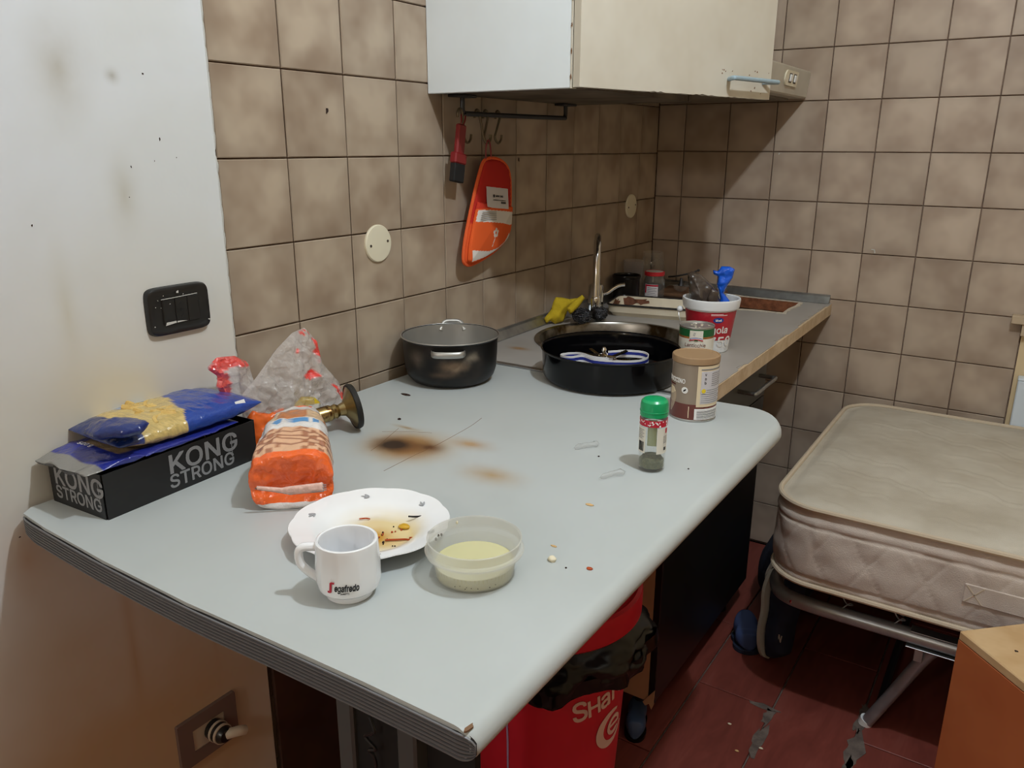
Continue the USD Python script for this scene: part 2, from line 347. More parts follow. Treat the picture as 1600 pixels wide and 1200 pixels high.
plain('brass_clean', (190, 174, 130), .25, 1.0, var=(16, (150, 126, 84)))
plain('rubber', (24, 23, 21), .55)
plain('porcelain', (238, 239, 242), .12, coat=.3)
plain('print_red', (188, 26, 52), .4)
plain('print_black', (26, 24, 26), .4)
plain('print_grey', (128, 130, 132), .5)
plain('print_leaf', (168, 170, 174), .4)
plain('print_white', (232, 230, 228), .45)
plain('print_silver', (150, 150, 152), .4, .3)
plain('print_green', (24, 92, 48), .4)
plain('print_blue', (36, 66, 150), .4)
plain('print_yellow', (222, 196, 40), .5)
plain('print_brown', (104, 52, 44), .35)
plain('print_cream', (222, 204, 172), .4)
plain('print_tan', (176, 156, 132), .35)
plain('print_lilac', (200, 196, 200), .4)
plain('tin_taupe', (152, 136, 120), .34, .25)
plain('lid_tan', (160, 130, 98), .45)
plain('label_cream', (224, 220, 208), .4)
plain('cap_green', (10, 158, 98), .28, coat=.2)
plain('herb', (84, 88, 62), .9, var=(200, (120, 122, 92)), bump=(300, .002))
plain('bucket_white', (232, 235, 238), .3)
plain('bucket_red', (178, 34, 50), .35)
plain('dark_film', (70, 60, 54), .16, spec=.6, coat=.4)
plain('blue_film', (20, 92, 214), .2, spec=.5, coat=.3)
plain('enamel', (224, 214, 192), .25, var=(10, (214, 202, 178)), coat=.2)
plain('enamel_rim', (24, 20, 18), .3)
plain('rust', (128, 82, 58), .8, var=(50, (92, 52, 34)))
plain('sponge_yellow', (206, 178, 34), .9, bump=(400, .0012))
plain('wool', (96, 96, 100), .3, .7)
plain('dark_pan', (34, 32, 31), .22, .4)
plain('board_wood', (120, 86, 58), .7, var=(18, (96, 66, 42)))
plain('lid_red', (200, 40, 50), .35)
plain('pale_wood', (210, 178, 136), .5, var=(14, (196, 160, 116)))
plain('side_orange', (190, 112, 68), .45, var=(5, (172, 92, 54)))
plain('mattress_top', (196, 188, 174), .9, var=(7, (180, 170, 154)), bump=(500, .0006))
plain('mattress_side', (204, 192, 182), .9, var=(9, (192, 178, 168)), bump=(420, .0008))
plain('mattress_piping', (196, 180, 158), .85)
plain('bed_net', (16, 15, 15), .95)
plain('bin_red', (212, 34, 54), .4, var=(5, (202, 30, 50)))
plain('bin_liner', (14, 13, 14), .24, spec=.4)
plain('paint_drip', (176, 150, 190), .5)
plain('bin_print', (226, 196, 186), .5)
plain('shoe_navy', (26, 34, 56), .8, var=(30, (34, 44, 70)))
plain('shoe_blue', (60, 76, 120), .8)
plain('sole_white', (196, 192, 184), .6)
plain('bag_navy', (30, 34, 50), .8, bump=(40, .004))
plain('bag_brown', (96, 74, 60), .8, bump=(40, .004))
plain('clog_blue', (70, 92, 130), .5)
plain('panel_bluewhite', (206, 216, 226), .5)
plain('ledge', (184, 164, 138), .6)
plain('paper', (214, 208, 210), .7)
plain('herb_smear', (150, 158, 116), .7)
plain('crumb_dark', (46, 28, 20), .8)
plain('crumb_pale', (226, 216, 190), .8)
plain('crumb_tan', (206, 168, 116), .8)
plain('chilli', (176, 72, 24), .5)
plain('egg_yellow', (206, 160, 40), .4)
plain('orange_cloth', (232, 96, 44), .85)
stained('plate_food', (240, 241, 243), (237, 238, 240), 3, [((.498, -1.955, .886), (.095, .085, .020), (228, 208, 158), 2.6, .2, 30), ((.492, -1.972, .886), (.055, .042, .016), (200, 148, 60), 1.7, .3, 40), ((.465, -1.945, .886), (.03, .03, .01), (228, 206, 160), 1.2, .3, 30)], .14, .5)
plain('orange_film', (236, 104, 36), .3, coat=.3)
plain('carton_black', (20, 20, 21), .42, var=(8, (25, 25, 26)))
plain('carton_inside', (150, 132, 108), .8)
plain('pasta', (222, 190, 116), .6, var=(60, (204, 166, 90)))
tinted('film_print', .2, .5, .4, bump=(70, .0035))
tinted('cloth_print', .85, .2)
clear('glass', (.985, .99, .988), .05, gloss=.7)
clear('tub_plastic', (.985, .985, .98), .40, (236, 236, 232), .4, .2)
clear('cup_plastic', (.97, .97, .98), .2, (216, 214, 218), .4, .12)
clear('scrap_film', (.97, .97, .97), .08, (240, 240, 240), .6, .10)
look('liquid', {'p': ('principled_bsdf', dict(base_color=S(240, 234, 186), roughness=.08, transmission_weight=.35, ior=1.33))}, [], 'p.BSDF')
# clear bag: transparent film whose red print comes from the mesh
look('bag_film', {'a': ('attribute', dict(attribute='tint')), 'sp': ('separate_color', {}), 't': ('transparent_bsdf', dict(color=(.985, .98, .98))), 'd': ('diffuse_bsdf', dict(color=S(252, 248, 248))), 'd2': ('translucent_bsdf', dict(color=S(252, 248, 248))), 'dd': ('mix_closure', dict(fac=.5)),
    'm1': ('mix_closure', dict(fac=.30)), 'r': ('principled_bsdf', dict(base_color=S(226, 48, 40), roughness=.25)), 'm2': ('mix_closure', {}), 'gl': ('glossy_bsdf', dict(color=(1, 1, 1), roughness=.10)),
    'lw': ('layer_weight', dict(blend=.5)), 'pw': ('math', dict(math_type='power', value2=2.5)), 'fr': ('math', dict(math_type='multiply_add', value2=.6, value3=.08)), 'm3': ('mix_closure', {}), 'g': ('geometry', {}), 'bn': ('noise_texture', dict(scale=90, detail=3, distortion=1.5)), 'bp': ('bump', dict(strength=1.0, distance=.006))},
    [('a.color', 'sp.color'), ('t.BSDF', 'm1.closure1'), ('d.BSDF', 'dd.closure1'), ('d2.BSDF', 'dd.closure2'), ('dd.closure', 'm1.closure2'), ('sp.r', 'm2.fac'), ('m1.closure', 'm2.closure1'), ('r.BSDF', 'm2.closure2'), ('lw.facing', 'pw.value1'), ('pw.value', 'fr.value1'), ('fr.value', 'm3.fac'), ('m2.closure', 'm3.closure1'), ('gl.BSDF', 'm3.closure2'),
     ('g.position', 'bn.vector'), ('bn.fac', 'bp.height'), ('bp.normal', 'gl.normal')], 'm3.closure')
# floor planks: worn dark red, grain along y
look('plank', {'g': ('geometry', {}), 'o': ('object_info', {}), 'w': ('math', dict(math_type='multiply', value2=41.0)), 'mp': ('mapping', dict(scale=(9, 2.2, 3))), 'nz': ('noise_texture', dict(dimensions='4D', scale=1.6, detail=6, roughness=.65, distortion=1.2)),
    'rp': ('rgb_ramp', dict(ramp=[(0, S(92, 42, 36)), (.35, S(116, 56, 48)), (.55, S(132, 66, 57)), (.75, S(144, 80, 70)), (1, S(152, 94, 82))])), 'p': ('principled_bsdf', dict(roughness=.42, specular_ior_level=.4))},
    [('o.random', 'w.value1'), ('g.position', 'mp.vector'), ('mp.vector', 'nz.vector'), ('w.value', 'nz.w'), ('nz.fac', 'rp.fac'), ('rp.color', 'p.base_color')], 'p.BSDF')
plain('floor_joint', (120, 106, 98), .9, var=(30, (92, 80, 74)), bump=(80, .002))

# ------------------------------------------------------------------ the room
def struct(name, mesh, mat):
    p = add_mesh('/World/' + name, mesh, mat, 30); settag(p, kind='structure'); names[('/World', name)] = 1; return p
def child(parent, name, mesh, mat, smooth=30, tint=None, label=None, kind=None):
    base = str(parent.GetPath()); p = add_mesh(base + '/' + numbered(base, name), mesh, mat, smooth, tint); settag(p, label, kind=kind); return p
RX, RY, RZ = 3.3, -4.7, 2.78
EDGE = -1.7935                      # where the tiles end and the plaster starts
wl = struct('wall_left', bx(-.12, -.006, RY - .1, .1, 0, RZ), 'grout')
wb = struct('wall_back', bx(-.12, RX + .1, .006, .12, 0, RZ), 'grout')
struct('wall_right', bx(RX, RX + .1, RY - .1, .006, 0, RZ), 'wall_paint')
struct('wall_front', bx(-.006, RX, RY - .1, RY, 0, RZ), 'wall_paint')
struct('ceiling', bx(-.12, RX + .1, RY - .1, .12, RZ, RZ + .1), 'ceiling_paint')
fl = struct('floor', bx(-.006, RX, RY, .006, -.1, -.006), 'floor_joint')
wn = struct('wall_near', bx(-.0059, .012, RY, EDGE, 0, RZ, .002), 'plaster')
child(wl, 'plaster', bx(-.006, .0, EDGE, .006, 1.951, RZ), 'wall_paint')
child(wb, 'plaster', bx(1.148, RX, -.003, .006, 0, RZ), 'wall_paint', label='cream plaster right of the tiles')
child(wb, 'plaster', bx(-.006, 1.148, .0, .006, 1.958, RZ), 'wall_paint')

def tile_mesh(w, h, seed):
    """tile in the xy plane, front at z=0: chamfered edges, slightly uneven seat; tint marks the rim"""
    g = rng(seed); gap, c, t = .0012, .0016, .008; rings = []
    for inset, z in ((gap, -t), (gap, -c), (gap + c, 0), (gap + .022, 0), (gap + .05 * min(w, h) / .15, 0)):
        rings.append([[inset, inset, z], [w - inset, inset, z], [w - inset, h - inset, z], [inset, h - inset, z]])
    v = np.array(rings, float).reshape(-1, 3); v[:, 2] += g.uniform(-.0005, .0004) + (v[:, 0] - w / 2) * g.normal(0, .003) + (v[:, 1] - h / 2) * g.normal(0, .003)
    f = []
    for k in range(4):
        for i in range(4):
            a, b, c2, d = k * 4 + i, k * 4 + (i + 1) % 4, k * 4 + 4 + (i + 1) % 4, k * 4 + 4 + i; f += [[a, b, c2], [a, c2, d]]
    f += [[16, 17, 18], [16, 18, 19]]
    e = np.repeat([1, 1, 1, .35, 0], 4)
    return trimesh.Trimesh(v, f, process=False), np.repeat(e[:, None], 3, 1)
k = 0
yb = [-1.7843 + .15 * j for j in range(12)] + [0.0]
for r in range(-3, 10):
    for j in range(12):
        z0 = 1.499 - .15 * (r + 1); m, e = tile_mesh(yb[j + 1] - yb[j], .15, k); k += 1
        child(wl, 'tile', moved(m, basis((0, yb[j], z0), (0, 1, 0), (0, 0, 1))), 'tile_left', False, e)
xb = [0.0] + [.0961 + .15 * j for j in range(8)]
for r in range(-3, 10):
    for j in range(8):
        z0 = 1.506 - .15 * (r + 1); m, e = tile_mesh(xb[j + 1] - xb[j], .15, 1000 + k); k += 1
        child(wb, 'tile', moved(m, basis((xb[j], 0, z0), (1, 0, 0), (0, 0, 1))), 'tile_back', False, e)
k = 0
for i in range(-4, 14):
    x0 = max(.772 + .197 * i, 0.0); x1 = min(.772 + .197 * (i + 1), RX)
    if x1 - x0 < .03: continue
    ys = -.863 + (.31 if i % 2 == 0 else 0) ; y = ys - .62 * 7
    while y < 0:
        y0, y1 = max(y, RY), min(y + .62, 0.0)
        if y1 - y0 > .03:
            child(fl, 'plank', bx(x0 + .0022, x1 - .0022, y0 + .0015, y1 - .0015, -.007, 0, .0015), 'plank')
        y += .62
for cx_, cy_, r_, sx_, sy_, sd in ((.773, -.90, .04, .30, 1.0, 3), (.776, -1.0, .05, .24, 1.3, 4), (.969, -.74, .025, .4, 1.2, 5), (.968, -.80, .03, .45, 1.2, 6), (.974, -.90, .05, .40, 1.3, 7), (.974, -1.02, .06, .32, 1.3, 8), (.755, -.866, .035, 1.0, .25, 9)):
    child(fl, 'joint_patch', prism(rough_poly(cx_, cy_, r_, 16, .35, sd, sx_, sy_), .0012), 'floor_joint', label='grey filler showing in a worn joint')
# ==MORE==
# ------------------------------------------------------------------ counter, table, cabinets
def zc(y): return .882 + .010 * (y + 1.15) / 1.15
def tiltc(m):
    v = np.array(m.vertices); v[:, 2] += .010 * (v[:, 1] + 1.15) / 1.15; m.vertices = v; return m
SINK = (.262, -.80)
ct = Thing('countertop', 'worn grey laminate kitchen countertop along the tiled wall with chipped front edge', 'countertop')
hole = Polygon([(.10, -.035), (.537, -.04), (.541, -.10), (.535, -.16), (.538, -.232), (.52, -.238), (.47, -.232), (.40, -.25), (.30, -.245), (.11, -.25)])
slab = sbox(.0, -1.15, .620, -.001).difference(Point(*SINK).buffer(.2115, 32)).difference(hole)
ct.add('slab', tiltc(prism(slab, .036, .846)), 'counter_laminate')
# chipped laminate: ragged front edge, raw chipboard face below it
g = rng(11); ys = np.linspace(-1.15, -.001, 70); chips = np.where(meshkit.noise(np.c_[ys * 9, ys * 0, ys * 0], 3) > .55, g.uniform(.004, .014, 70), g.uniform(0, .0015, 70))
ct.add('laminate', tiltc(prism(Polygon(list(zip(.6265 - chips, ys)) + [(.612, -.001), (.612, -1.15)]).buffer(0), .0012, .8818)), 'counter_laminate', label='chipped laminate skin at the front edge')
ct.add('front_edge', tiltc(bx(.620, .627, -1.15, -.001, .846, .8818, .001)), 'chipboard', label='raw pale chipboard front edge')
prof = Polygon([(0, 0), (.019, 0), (.019, .003), (.006, .021), (.006, .027), (0, .027)])
m = trimesh.creation.extrude_polygon(prof, 1.128, engine='earcut'); m.apply_transform(basis((0.0005, -.021, zc(-.02) + .0004), (1, 0, 0), (0, 0, 1)))
v = np.array(m.vertices); v[:, 2] += .010 * (v[:, 1] + .02) / 1.15; m.vertices = v
struct('trim_1', m, 'aluminium')
m = trimesh.creation.extrude_polygon(prof, .60, engine='earcut'); m.apply_transform(basis((.62, -.0005, zc(0) + .0004), (0, -1, 0), (0, 0, 1)))
struct('trim_2', m, 'aluminium')
ct.add('joint_strip', bx(.001, .622, -1.1675, -1.1502, .8735, .8835, .0008), 'aluminium', label='metal strip over the joint with the table')
# the open hob cut-out: ragged crumbling rim and raw chipboard sides
hb = np.array(hole.exterior.coords); L = hole.exterior
rim = []
for i in range(150):
    q = L.interpolate(i / 150, normalized=True); rim.append((q.x, q.y))
rim = np.array(rim); g = rng(5); rimw = .004 + .010 * meshkit.noise(np.c_[rim * 60, np.zeros(150)], 4)
cen = rim.mean(0); outd = (rim - cen) / np.linalg.norm(rim - cen, axis=1, keepdims=True)
ct.add('hole_rim', tiltc(prism(Polygon(rim + outd * rimw[:, None]).buffer(0).intersection(sbox(0, -1, .62, -.0022)).difference(hole.buffer(-.002)), .0022, .8821)), 'broken_edge', label='crumbling pale rim of the empty hob cut-out')
ct.add('hole_side', tiltc(prism(hole.buffer(.0005).difference(hole.buffer(-.006)), .034, .8475)), 'chipboard_raw', label='raw reddish chipboard inside the cut-out')

tb = Thing('table', 'pale grey laminate peninsula table with burn marks, joined to the countertop', 'table')
def table_outline(inset):
    xr = .812 - inset
    P = [(.034, -2.184)]
    P += [(.10, -2.190), (.25, -2.196), (.42, -2.197), (.55, -2.192), (.68, -2.188)]
    P += [(xr - .006, -2.187), (xr, -2.182)]
    P += [(xr, -1.60)]
    c = (xr - .075, -1.168 - .075 + inset)
    P += [(c[0] + .075 * math.cos(a), c[1] + .075 * math.sin(a)) for a in np.linspace(0, PI / 2, 10)]
    P += [(.40, -1.168), (.016, -1.168), (.016, -1.6), (.022, -2.168)]
    return np.array(P)
zs, ins = [], []
for a in np.linspace(-PI / 2, PI / 2, 11):
    zs.append(.8625 + .0175 * math.sin(a)); ins.append(.0175 * (1 - math.cos(a)))
rings = [np.c_[table_outline(i), np.full(len(table_outline(i)), z)] for i, z in zip(ins, zs)]
n = len(rings[0]); v = np.vstack(rings); f = []
for k in range(len(rings) - 1):
    for i in range(n):
        a, b, c, d = k * n + i, k * n + (i + 1) % n, (k + 1) * n + (i + 1) % n, (k + 1) * n + i; f += [[a, b, c], [a, c, d]]
from mapbox_earcut import triangulate_float64 as _ear
tri = _ear(rings[-1][:, :2].astype(np.float64), np.array([n], np.uint32)).reshape(-1, 3).astype(int)
d1 = rings[-1][tri[:, 1], :2] - rings[-1][tri[:, 0], :2]; d2 = rings[-1][tri[:, 2], :2] - rings[-1][tri[:, 0], :2]
tri[(d1[:, 0] * d2[:, 1] - d1[:, 1] * d2[:, 0]) < 0] = tri[(d1[:, 0] * d2[:, 1] - d1[:, 1] * d2[:, 0]) < 0][:, ::-1]
f += (tri + (len(rings) - 1) * n).tolist() + tri[:, ::-1].tolist()
tb.add('table_top', trimesh.Trimesh(v, f, process=False), 'laminate', smooth=35)
# ribbed edging on the near side: backing strip plus seven ribs, following the bowed edge
path = np.array([(.030, -2.178), (.045, -2.1865), (.10, -2.1905), (.25, -2.1965), (.42, -2.1975), (.55, -2.1925), (.68, -2.1885), (.775, -2.1875), (.795, -2.1875), (.8105, -2.1845)])
def strip(z0f, z1f, out0, out1):
    P = curve(np.c_[path, np.zeros(len(path))], 60)[:, :2]; t = np.gradient(P, axis=0); t /= np.linalg.norm(t, axis=1, keepdims=True); nrm = np.c_[t[:, 1], -t[:, 0]]; N = len(P)
    s = np.clip((P[:, 0] - .7945) / .0175, 0, .97); top = .8625 + .0140 * np.sqrt(1 - s ** 2); bot = .8625 - .0160 * np.sqrt(1 - s ** 2) + .008 * np.clip((.07 - P[:, 0]) / .04, 0, 1)
    zz0 = bot + (top - bot) * z0f; zz1 = bot + (top - bot) * z1f
    v = np.vstack([np.c_[P + nrm * out0, zz0], np.c_[P + nrm * out1, zz0 * .8 + zz1 * .2], np.c_[P + nrm * out1, zz0 * .2 + zz1 * .8], np.c_[P + nrm * out0, zz1]]); f = []
    for i in range(N - 1):
        for k in range(3):
            a, b = k * N + i, k * N + i + 1; c, d = a + N, b + N; f += [[a, b, d], [a, d, c]]
        f += [[i, 3 * N + i, 3 * N + i + 1], [i, 3 * N + i + 1, i + 1]]
    for e in (0, N - 1): f += [[e, N + e, 2 * N + e], [e, 2 * N + e, 3 * N + e]]
    return trimesh.Trimesh(v, f, process=False)
es = tb.add('edge_strip', strip(0, 1, -.001, .0012), 'strip_grey', label='dark grey ribbed edging strip', smooth=False)
tb.add('rib', cat_([strip((i + .15) / 7, (i + .75) / 7, .0008, .0026) for i in range(7)]), 'strip_rib', parent=es, smooth=False)
tb.add('chip', prism(rough_poly(.801, -2.182, .0035, 9, .3, 2, .8, 1.6), .0016, .8788), 'brown_edge', label='broken brown corner of the top')
for ctrl, w in (([(.347, -1.793), (.344, -1.718), (.345, -1.66), (.341, -1.60), (.336, -1.545), (.327, -1.50)], .00035), ([(.27, -1.74), (.262, -1.71), (.245, -1.66), (.235, -1.63)], .0003), ([(.222, -1.66), (.26, -1.635), (.30, -1.615)], .0003)):
    ln = LineString(curve(np.c_[np.array(ctrl), np.zeros(len(ctrl))], 24)[:, :2]).buffer(w, cap_style=2)
    tb.add('scratch', prism(ln, .0002, .88), 'brown_edge', label='thin scratch in the laminate')
# post frame carrying the near end
post = [(.545, .572), (.640, .668)]
for x0, x1 in post:
    tb.add('leg', bx(x0, x1, -2.105, -2.075, 0, .8445, .003), 'post_grey')
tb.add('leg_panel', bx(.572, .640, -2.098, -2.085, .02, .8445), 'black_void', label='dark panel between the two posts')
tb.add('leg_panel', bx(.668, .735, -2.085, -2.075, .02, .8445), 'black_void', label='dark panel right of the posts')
tb.add('back_board', bx(.0135, .022, -1.788, -1.40, 0, .8440, .001), 'shade_brown', label='added dark brown board over the wall under the table, standing in for deep shade')  # added sheet in front of the tiles, dark in place of deep shade
wr = curve([(.604, -2.107, .75), (.612, -2.11, .735), (.600, -2.112, .725), (.615, -2.112, .715), (.603, -2.11, .705), (.61, -2.108, .69), (.606, -2.107, .62), (.606, -2.107, .2)], 60)
tb.add('cable', tube(wr, .0022, 6), 'black_plastic')

bc = Thing('base_cabinet', 'black fronted kitchen base cabinet under the countertop with beige end panel', 'cabinet')
bc.add('end_panel', bx(.02, .545, -1.133, -1.115, .10, .8455, .001), 'panel_beige', label='beige end panel facing the bin')
bc.add('body', bx(.02, .542, -1.113, -.455, .12, .55), 'black_void')
bc.add('side_panel', bx(.02, .542, -.455, -.440, .10, .8455, .001), 'panel_beige')
bc.add('door', bx(.543, .561, -1.133, -.442, .10, .690, .0015), 'black_panel', label='black door')
dr = bc.add('drawer', bx(.543, .561, -1.133, -.442, .694, .838, .0015), 'drawer_grey', label='dark grey drawer front')
hp = curve([(.560, -.69, .765), (.598, -.69, .765), (.606, -.682, .765), (.606, -.60, .765), (.606, -.518, .765), (.598, -.51, .765), (.560, -.51, .765)], 48)
bc.add('handle', tube(hp, .0055, 10), 'aluminium', parent=dr, label='brushed metal bow handle')
for x_, y_ in ((.06, -1.08), (.50, -1.08), (.06, -.49), (.50, -.49)):
    bc.add('foot', lathe([(0, 0), (.022, 0), (.020, .01), (.012, .02), (.012, .1), (0, .1)], 16).apply_transform(T(x_, y_, 0)) if False else moved(lathe([(0, 0), (.022, 0), (.020, .01), (.012, .02), (.012, .1), (0, .1)], 16), T(x_, y_, 0)), 'black_plastic')
sp = prism(Polygon([(.533, .098), (.561, .14), (.560, .098), (.556, .085), (.549, .099), (.540, .090)]), .004)
bc.add('splinter', moved(sp, basis((0, -1.134, 0), (1, 0, 0), (0, 0, 1))), 'panel_beige', label='broken splinter at the bottom corner')

# ------------------------------------------------------------------ wall cabinet, hood
CZ = 1.478
wc = Thing('wall_cabinet', 'white sided wall cabinet with its cream door ajar above the sink', 'cabinet')
wc.add('side_panel', bx(.001, .352, -1.235, -1.217, CZ, 2.2, .001), 'cabinet_white', label='white left side panel')
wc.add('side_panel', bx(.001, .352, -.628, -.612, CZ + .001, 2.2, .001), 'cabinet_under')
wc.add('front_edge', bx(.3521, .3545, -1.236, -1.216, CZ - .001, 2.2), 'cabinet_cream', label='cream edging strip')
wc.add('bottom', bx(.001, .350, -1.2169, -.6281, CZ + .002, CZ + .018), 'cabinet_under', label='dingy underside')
wc.add('shelf', bx(.003, .340, -1.2169, -.6281, 1.83, 1.848), 'cabinet_cream')
wc.add('top', bx(.001, .350, -1.2169, -.6281, 2.184, 2.2), 'cabinet_cream')
wc.add('back', bx(.001, .006, -1.2169, -.6281, CZ + .018, 2.184), 'cabinet_cream')
HG = (.3565, -1.2335); ang = 16.1
def door_M(): return T(HG[0], HG[1], 0) @ R(-ang, [0, 0, 1])
dM = door_M()            # local: y along the door, x its thickness outwards
g = rng(21); zz = np.linspace(0, .643, 60)
dpoly = Polygon([(0, CZ + .001)] + [(q, CZ + .001 + (.003 * max(0, g.normal(-.2, .5)) if q > .2 else 0)) for q in zz[1:-1]] + [(.643, CZ + .001), (.643, 2.2), (0, 2.2)])
dmesh = moved(prism(dpoly, .018), basis((0, 0, 0), (0, 1, 0), (0, 0, 1)))
dr2 = wc.add('door', moved(dmesh, dM), 'cabinet_cream', label='large cream door standing ajar')
hpts = np.array([(.018, .475, 1.517), (.044, .455, 1.517), (.047, .470, 1.517), (.047, .54, 1.5165), (.047, .615, 1.516), (.044, .628, 1.516), (.018, .608, 1.516)])
wc.add('handle', moved(tube(curve(hpts, 48), .0052, 10), dM), 'handle_blue', parent=dr2, label='pale blue-grey bar handle')
g = rng(31)
for i in range(12):
    wc.add('fleck', moved(prism(rough_poly(0, 0, g.uniform(.001, .0022), 8, .4, 900 + i), .0005), dM @ basis((.018, g.uniform(.44, .635), 1.517 + g.choice([-1, 1]) * g.uniform(.010, .028)), (0, 1, 0), (0, 0, 1))), 'brown_edge', parent=dr2)
for i in range(5):
    wc.add('chip', moved(prism(rough_poly(0, 0, .003, 9, .4, 920 + i, .6, 1.5), .0006), basis((.3534, -1.2361, CZ + .02 + .045 * i), (1, 0, 0), (0, 0, 1))), 'brown_edge', label='chipped brown spot on the edging')
hd = Thing('cooker_hood', 'cream cooker hood with two small switches in the corner', 'cooker hood')
prof = Polygon([(.001, 1.60), (.001, 1.515), (.478, 1.512), (.483, 1.516), (.491, 1.582), (.489, 1.588), (.36, 1.60)])
hd.add('body', moved(prism(prof, .58), basis((0, -.012, 0), (1, 0, 0), (0, 0, 1))), 'hood_cream')
hd.add('filter', bx(.06, .44, -.56, -.05, 1.506, 1.5135, .001), 'hood_dark', label='greasy filter underneath')
cb = hd.add('front_cabinet', bx(.001, .37, -.592, -.012, 1.601, 2.2, .001), 'cabinet_cream', label='cream panel above the hood')
tilt = math.degrees(math.atan2(.008, .066))
sM = basis((.4856, -.262, 1.536), (0, 1, 0), (.121, 0, .9926))
sw = hd.add('switch_plate', moved(prism(sbox(0, 0, .104, .040).union(Point(0, .02).buffer(.02)), .004), sM), 'plastic_cream', label='pale plate with two rocker switches')
for k in (0, 1):
    hd.add('switch', moved(bx(.018 + .045 * k, .037 + .045 * k, .011, .030, .0035, .008, .0015), sM), 'plastic_white', parent=sw)
    hd.add('recess', moved(prism(sbox(.014 + .045 * k, .008, .041 + .045 * k, .033), .0005), sM @ T(0, 0, .0039)), 'screw_dark', parent=sw)

# rail with hooks under the cabinet
rl = Thing('hanging_rail', 'dark metal hanging rail under the wall cabinet', 'rail')
rl.add('bar', tube(curve([(.03, -1.150, 1.474), (.03, -1.150, 1.448), (.03, -1.144, 1.441), (.03, -1.13, 1.440), (.03, -.92, 1.441), (.03, -.71, 1.443), (.03, -.696, 1.444), (.03, -.690, 1.451), (.03, -.690, 1.474)], 90), .0055, 10), 'dark_steel')
for y_ in (-1.150, -.690): rl.add('mount', bx(.015, .045, y_ - .035, y_ + .035, 1.4735, 1.4795, .0015), 'dark_steel')
def hook_pts(y, ry=1.0, lean=0.0):
    return curve([(.030 - .001, y - .008 * ry, 1.432), (.030, y - .0085 * ry, 1.440), (.030, y - .003 * ry, 1.4495), (.030, y + .005 * ry, 1.4475), (.031, y + .008 * ry, 1.438), (.032, y + (.004 + lean) * ry, 1.410), (.033, y + (.000 + lean * 1.6) * ry, 1.392),
                  (.034, y + (.006 + lean * 1.6) * ry, 1.380), (.034, y + (.016 + lean * 1.6) * ry, 1.378), (.034, y + (.024 + lean * 1.6) * ry, 1.386), (.034, y + (.026 + lean * 1.6) * ry, 1.396)], 60)
for y, ry, ln, lab in ((-1.160, 1, .006, 'bent wire hook on the rail, beside the red brush'), (-1.095, 1, .012, 'bent wire hook on the rail, left of the mitt strap'), (-1.062, 1, -.006, 'bent wire hook on the rail holding the orange mitt'), (-1.012, 1, -.010, 'thick bent wire hook on the rail, rightmost of the hooks')):
    single('hook', tube(hook_pts(y, ry, ln), .0028, 8), 'hook_brown', lab, 'hook', 'hooks on the hanging rail')
br = Thing('pastry_brush', 'red handled brush with black bristles hanging from the rail', 'brush', (.034, -1.176, 1.33))
bm = R(-10, [1, 0, 0])
br.add('strap', moved(tube(curve([(0, .004, .085), (0, .012, .098), (-.002, .014, .112), (-.004, .012, .1185), (-.005, .004, .112), (0, -.002, .098), (0, -.001, .085)], 30), .0016, 6), bm), 'red_handle')
br.add('handle', moved(bx(-.006, .006, -.014, .014, .022, .088, .003), bm), 'red_handle', label='flat red handle')
br.add('ferrule', moved(bx(-.009, .009, -.021, .021, .002, .026, .003), bm), 'red_handle')
br.add('bristles', moved(bx(-.0075, .0075, -.019, .019, -.038, .003, .002), bm), 'bristle', label='black bristle block')

# oven mitt
mp = [(-1.074, 1.338), (-1.040, 1.343), (-1.0, 1.335), (-.972, 1.312), (-.964, 1.262), (-.970, 1.184), (-.982, 1.155), (-.999, 1.140), (-1.042, 1.121), (-1.10, 1.106), (-1.135, 1.101), (-1.155, 1.106), (-1.161, 1.122), (-1.151, 1.168), (-1.119, 1.254), (-1.093, 1.311)]
MM = basis((.034, 0, 0), (0, 1, 0), (0, 0, 1))
om = Thing('oven_mitt', 'orange and red oven mitt with a pocket hanging on the tiled wall', 'oven mitt')
OR, RD, WH = S(226, 92, 44), S(190, 46, 38), S(226, 220, 214)
P = Polygon(curve(np.c_[np.array(mp), np.zeros(len(mp))], 96, True)[:, :2]).buffer(0)
def mitt_col(q):
    y, z = q
    return RD if z > 1.20 else OR
m, uv, fr = inflate(P, .020, MM, .006, power=.35)
om.add('body', m, 'cloth_print', tint=np.array([mitt_col(q) for q in uv]))
pk = P.intersection(Polygon([(-1.2, 1.262), (-1.12, 1.253), (-1.03, 1.240), (-.9, 1.226), (-.9, 1.0), (-1.2, 1.0)])).buffer(-.006)
a1 = Polygon([(-1.119, 1.228), (-1.08, 1.226), (-1.02, 1.220), (-.975, 1.214), (-.979, 1.186), (-.99, 1.184), (-1.03, 1.192), (-1.08, 1.198), (-1.130, 1.202)])
a2 = Polygon([(-1.146, 1.138), (-1.12, 1.134), (-1.08, 1.129), (-1.04, 1.133), (-1.01, 1.146), (-.994, 1.166), (-.990, 1.160), (-.995, 1.146), (-1.01, 1.135), (-1.04, 1.126), (-1.09, 1.117), (-1.146, 1.111)])
FC = (-1.058, 1.171); petals = [Point(FC[0] + .0075 * math.cos(t), FC[1] + .0075 * math.sin(t)).buffer(.0044) for t in np.linspace(0, 2 * PI, 6)[:-1] + .3]
stem = LineString([(FC[0], FC[1] - .007), (-1.064, 1.152), (-1.069, 1.140)]).buffer(.0013)
def pocket_col(q):
    y, z = q; p = Point(q)
    if a1.contains(p) or a2.contains(p): return WH
    if stem.contains(p) or any(b.contains(p) for b in petals): return WH if math.hypot(y - FC[0], z - FC[1]) > .0026 else OR
    return S(232, 98, 46) if z < 1.23 else S(206, 60, 42)
